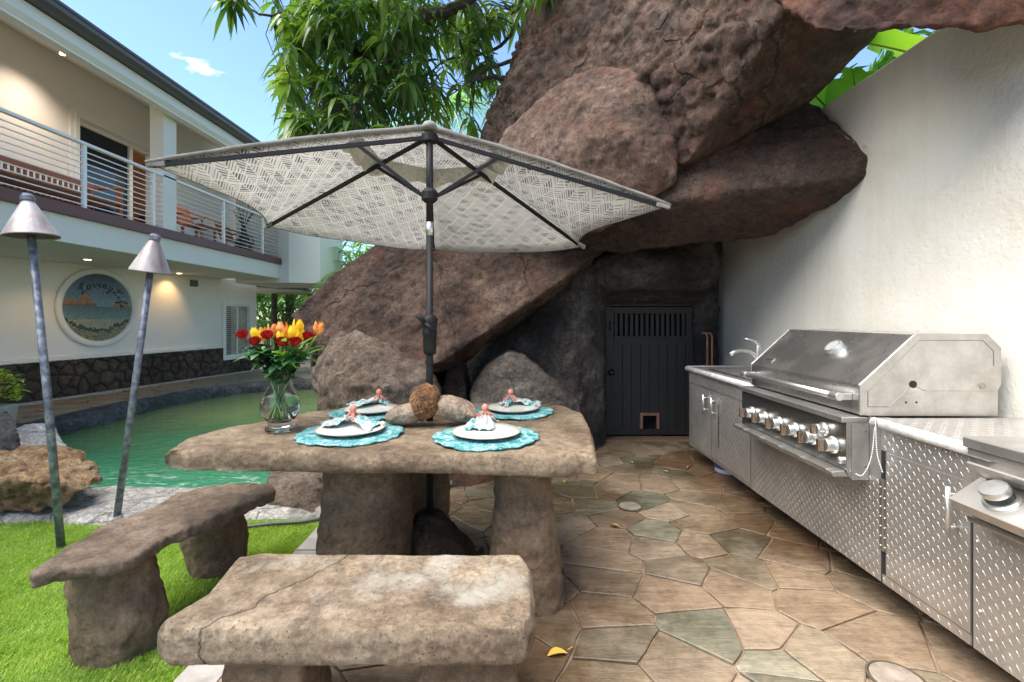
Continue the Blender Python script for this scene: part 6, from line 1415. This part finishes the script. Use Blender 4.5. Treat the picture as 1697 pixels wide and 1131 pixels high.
palm(px2(590,12.5), 12.5, 2.6, 'palm with slender pale trunk behind the leaning boulder beside the white bay', 14, 1.6, .05)

def bush(x, y, rx, ry, h, lab, n=900, mat='jungle', ls=.22, cat='shrub', z0=-.4):
    t = thing('garden_shrub', lab, cat, (x,y,z0), 'garden shrubs beyond the pool'); m = MB(); s_m = MB()
    blobs = [(rr.uniform(-.6,.6)*rx, rr.uniform(-.6,.6)*ry, rr.uniform(.25,.85)*h, rr.uniform(.3,.5)) for k in range(9)]
    for k in range(n):
        bx_, by_, bz_, br_ = rr.choice(blobs); v = Vector((rr.gauss(0,1),rr.gauss(0,1),rr.gauss(0,1))).normalized()*rr.uniform(.6,1)
        p = Vector((x+bx_+v.x*rx*br_*1.3, y+by_+v.y*ry*br_*1.3, max(.0,bz_+v.z*h*.28)+z0+.1)); a = rr.uniform(0,2*PI)
        leaf_add(m, p, (math.cos(a),math.sin(a),rr.uniform(-.5,.8)), ls*rr.uniform(.6,1.3), ls*.3, .5, .3, seg=2)
    for b_ in blobs: s_m.tube([(x,y,z0),(x+b_[0]*.5,y+b_[1]*.5,z0+b_[2]*.6),(x+b_[0],y+b_[1],z0+b_[2])], [.04,.03,.015], 5)
    o = obj('foliage', m, M[mat], t, fix=False); o['kind'] = 'stuff'; o = obj('stems', s_m, M['bark'], t)
bush(-8.3, 16.8, 1.3, .8, 3.0, 'bright green shrub mass left under the far lanai roof', 1400)
bush(-6.2, 16.2, 1.3, .8, 3.2, 'bright leafy shrub beyond the pool right of the lower window', 1500)
bush(-4.4, 15.0, 1.3, .9, 4.6, 'tall dense green shrub behind the white bay corner', 2200, ls=.28)
bush(-2.9, 13.2, 1.2, .9, 4.2, 'leafy shrub just behind the top of the leaning boulder', 2000)
bush(-.6, 11.5, 1.3, 1.0, 3.6, 'dark shrub hidden behind the boulders under the umbrella', 900)
bush(-8.5, 19.5, 3.2, 1.0, 4.2, 'far green hedge at the back of the garden on the left', 4200, ls=.36)
bush(-3.0, 18.5, 3.2, 1.0, 4.6, 'far green hedge at the back of the garden on the right', 4200, ls=.36)
# low lava rocks and gravel at the far pool edge
mb = MB()
for k in range(7): 
    c = Vector((-4.6+k*.42, 10.3+rr.uniform(-.1,.2), .05)); mb.hull([c+Vector((rr.uniform(-.28,.28),rr.uniform(-.2,.2),rr.uniform(-.4,.16))) for q in range(12)])
sculpt('pool_edge_rocks', mb, M['lava_grey'], voxel=.035, smooth=3, disps=RKs, label='row of low dark lava rocks edging the far end of the pool', cat='rocks', loc=(-3.5,10.3,0), kind='stuff')

# ------------------------------------------------------------------ banana plants beyond the cream wall
def bigleaf(mb, rib, p, d, L, w, droop, wav=.03, seg=12, torn=.2):
    d = Vector(d).normalized(); sd = d.cross(Vector((0,0,1))).normalized(); pts = []; vs_ = []
    for i in range(seg+1):
        t_ = i/seg; c = p+d*(L*t_)-Vector((0,0,1))*(droop*L*t_*t_); pr = math.sin(PI*min(1,t_*.93+.05))**.6*w/2; pts.append(c)
        vs_ += [c-sd*pr+Vector((0,0,.18*pr+rr.uniform(-wav,wav))), c-sd*pr*.5+Vector((0,0,.14*pr)), c, c+sd*pr*.5+Vector((0,0,.14*pr)), c+sd*pr+Vector((0,0,.18*pr+rr.uniform(-wav,wav)))]
    mb.add(vs_, [(i*5+j,i*5+j+1,(i+1)*5+j+1,(i+1)*5+j) for i in range(seg) for j in range(4) if not (j in (0,3) and rr.random() < torn)])
    rib.tube(pts, [.016*(1-.8*i/seg) for i in range(seg+1)], 5)
for (x, y, lab, lv) in ((3.05,4.15,'banana plant with bright broad leaves behind the wall next to the rock tip',((-.4,-.5,.5),(-.2,.6,.5),(.5,-.4,.7),(-.3,-1,.15),(.3,.8,.5),(-.6,.1,.9))),(3.25,3.1,'banana plant with yellowed leaves behind the wall under the roof slab',((-.5,.3,.5),(-.3,-.8,.3),(.2,.7,.7),(-.1,.9,.1),(-.5,-.2,1.0)))):
    t = thing('banana_plant', lab, 'banana plant', (x,y,-.42), 'banana plants behind the wall')
    m = MB(); m.tube([(x,y,-.42),(x-.03,y,1.5),(x-.06,y,2.9)], [.13,.11,.075], 10); obj('stem', m, noisy('banana stem', [(.35,(.10,.08,.04)),(.5,(.25,.28,.16)),(.65,(.5,.5,.42))], 3, .6, .2, stretch=(1,1,6)) if 'bstem' not in M else M['bstem'], t, smooth=True)
    for k, dv in enumerate(lv):
        m = MB(); rb = MB(); bigleaf(m, rb, Vector((x-.06,y,2.85)), dv, rr.uniform(1.0,1.35), .42, rr.uniform(.15,.4))
        lf = obj('leaf', m, M['banana_leaf'], t, smooth=True, fix=False); obj('midrib', rb, M['yellow_stem'], lf, smooth=True)
bush(3.05, 4.2, .35, 1.0, 4.5, 'leafy shrub filling the gap above the cream wall', 1500, ls=.2)
palm(3.2, 4.9, 3.2, 'palm with dark trunk behind the cream wall', 12, 1.5)
m = MB(); rb = MB(); a = P(1356,200,3.62); b = P(1420,240,3.36)
m = MB(); V_ = []
for k in range(9):
    t_ = k/8; p = a.lerp(b, t_); w = .018*math.sin(PI*(t_*.9+.05)); V_ += [p+Vector((-.02,0,w+.012)), p+Vector((-.012,-.01,-w+.012))]
m.add(V_, [(2*k,2*k+1,2*k+3,2*k+2) for k in range(8)]); m.tube([b, b+Vector((.03,-.03,0)), P(1437,246,3.22)+Vector((-.03,0,0))], .004, 5)
single('dry_leaf_strip', m, M['dry_leaf'], 'curled dry yellow leaf caught where the rock tip meets the wall', 'leaf', fix=False)

# ------------------------------------------------------------------ hose and fallen leaves
hp = [F(405,874,.015),F(455,868,.015),F(515,863,.015),F(600,845,.02),F(660,826,.02),F(745,806,.02),F(800,783,.02),F(850,764,.02),F(920,758,.02),F(975,750,.02),F(990,742,.02),P(1001,725,5.2),P(1001,690,5.3)]
m = MB(); m.tube(smooth_pts(hp, 6), .012, 8); single('garden_hose', m, flat('grey hose', (.055,.06,.06), .5), 'dark garden hose running behind the table legs to the door corner', 'hose', smooth=True)
fl = ((925,1082,.09,'y','long curled yellow leaf on the stones beside the front bench'),(1018,871,.07,'b','brown curled leaf on the patio near the right table leg'),(1011,758,.045,'y','small yellow leaf on the patio closest to the cave corner'),(1046,766,.045,'y','small yellow leaf on the patio in front of the dark door'),(1103,781,.04,'y','small yellow leaf on the patio near the hanging cabinet end'),(936,798,.05,'y','small yellow leaf on the patio right of the table end'),(1141,774,.055,'b','brown leaf on the patio beside the white bucket'),(742,787,.05,'y','yellow leaf on the stones seen under the table'),(1235,965,.0,'',''))
for px, py, s_, k, lab in fl:
    if not s_: continue
    c = F(px,py,.018); m = MB(); a = rr.uniform(0,PI); d = Vector((math.cos(a),math.sin(a),.15)); leaf_add(m, c-d*s_/2, d, s_, s_*.42, .2, .9, seg=4)
    m.tube([c+d*s_*.45, c+d*s_*.7+Vector((0,0,.004))], .0014, 4)
    o = single('fallen_leaf', m, M['yellow_leaf' if k == 'y' else 'dry_leaf'], lab, 'leaf', 'fallen leaves on the patio', loc=(c.x,c.y,.012), fix=False)
c = F(572,1108,.02); m = MB(); m.tube(smooth_pts([c, c+Vector((.01,-.04,.01)), c+Vector((.05,-.08,.0)), c+Vector((.03,-.13,.0))],4), .008, 6)
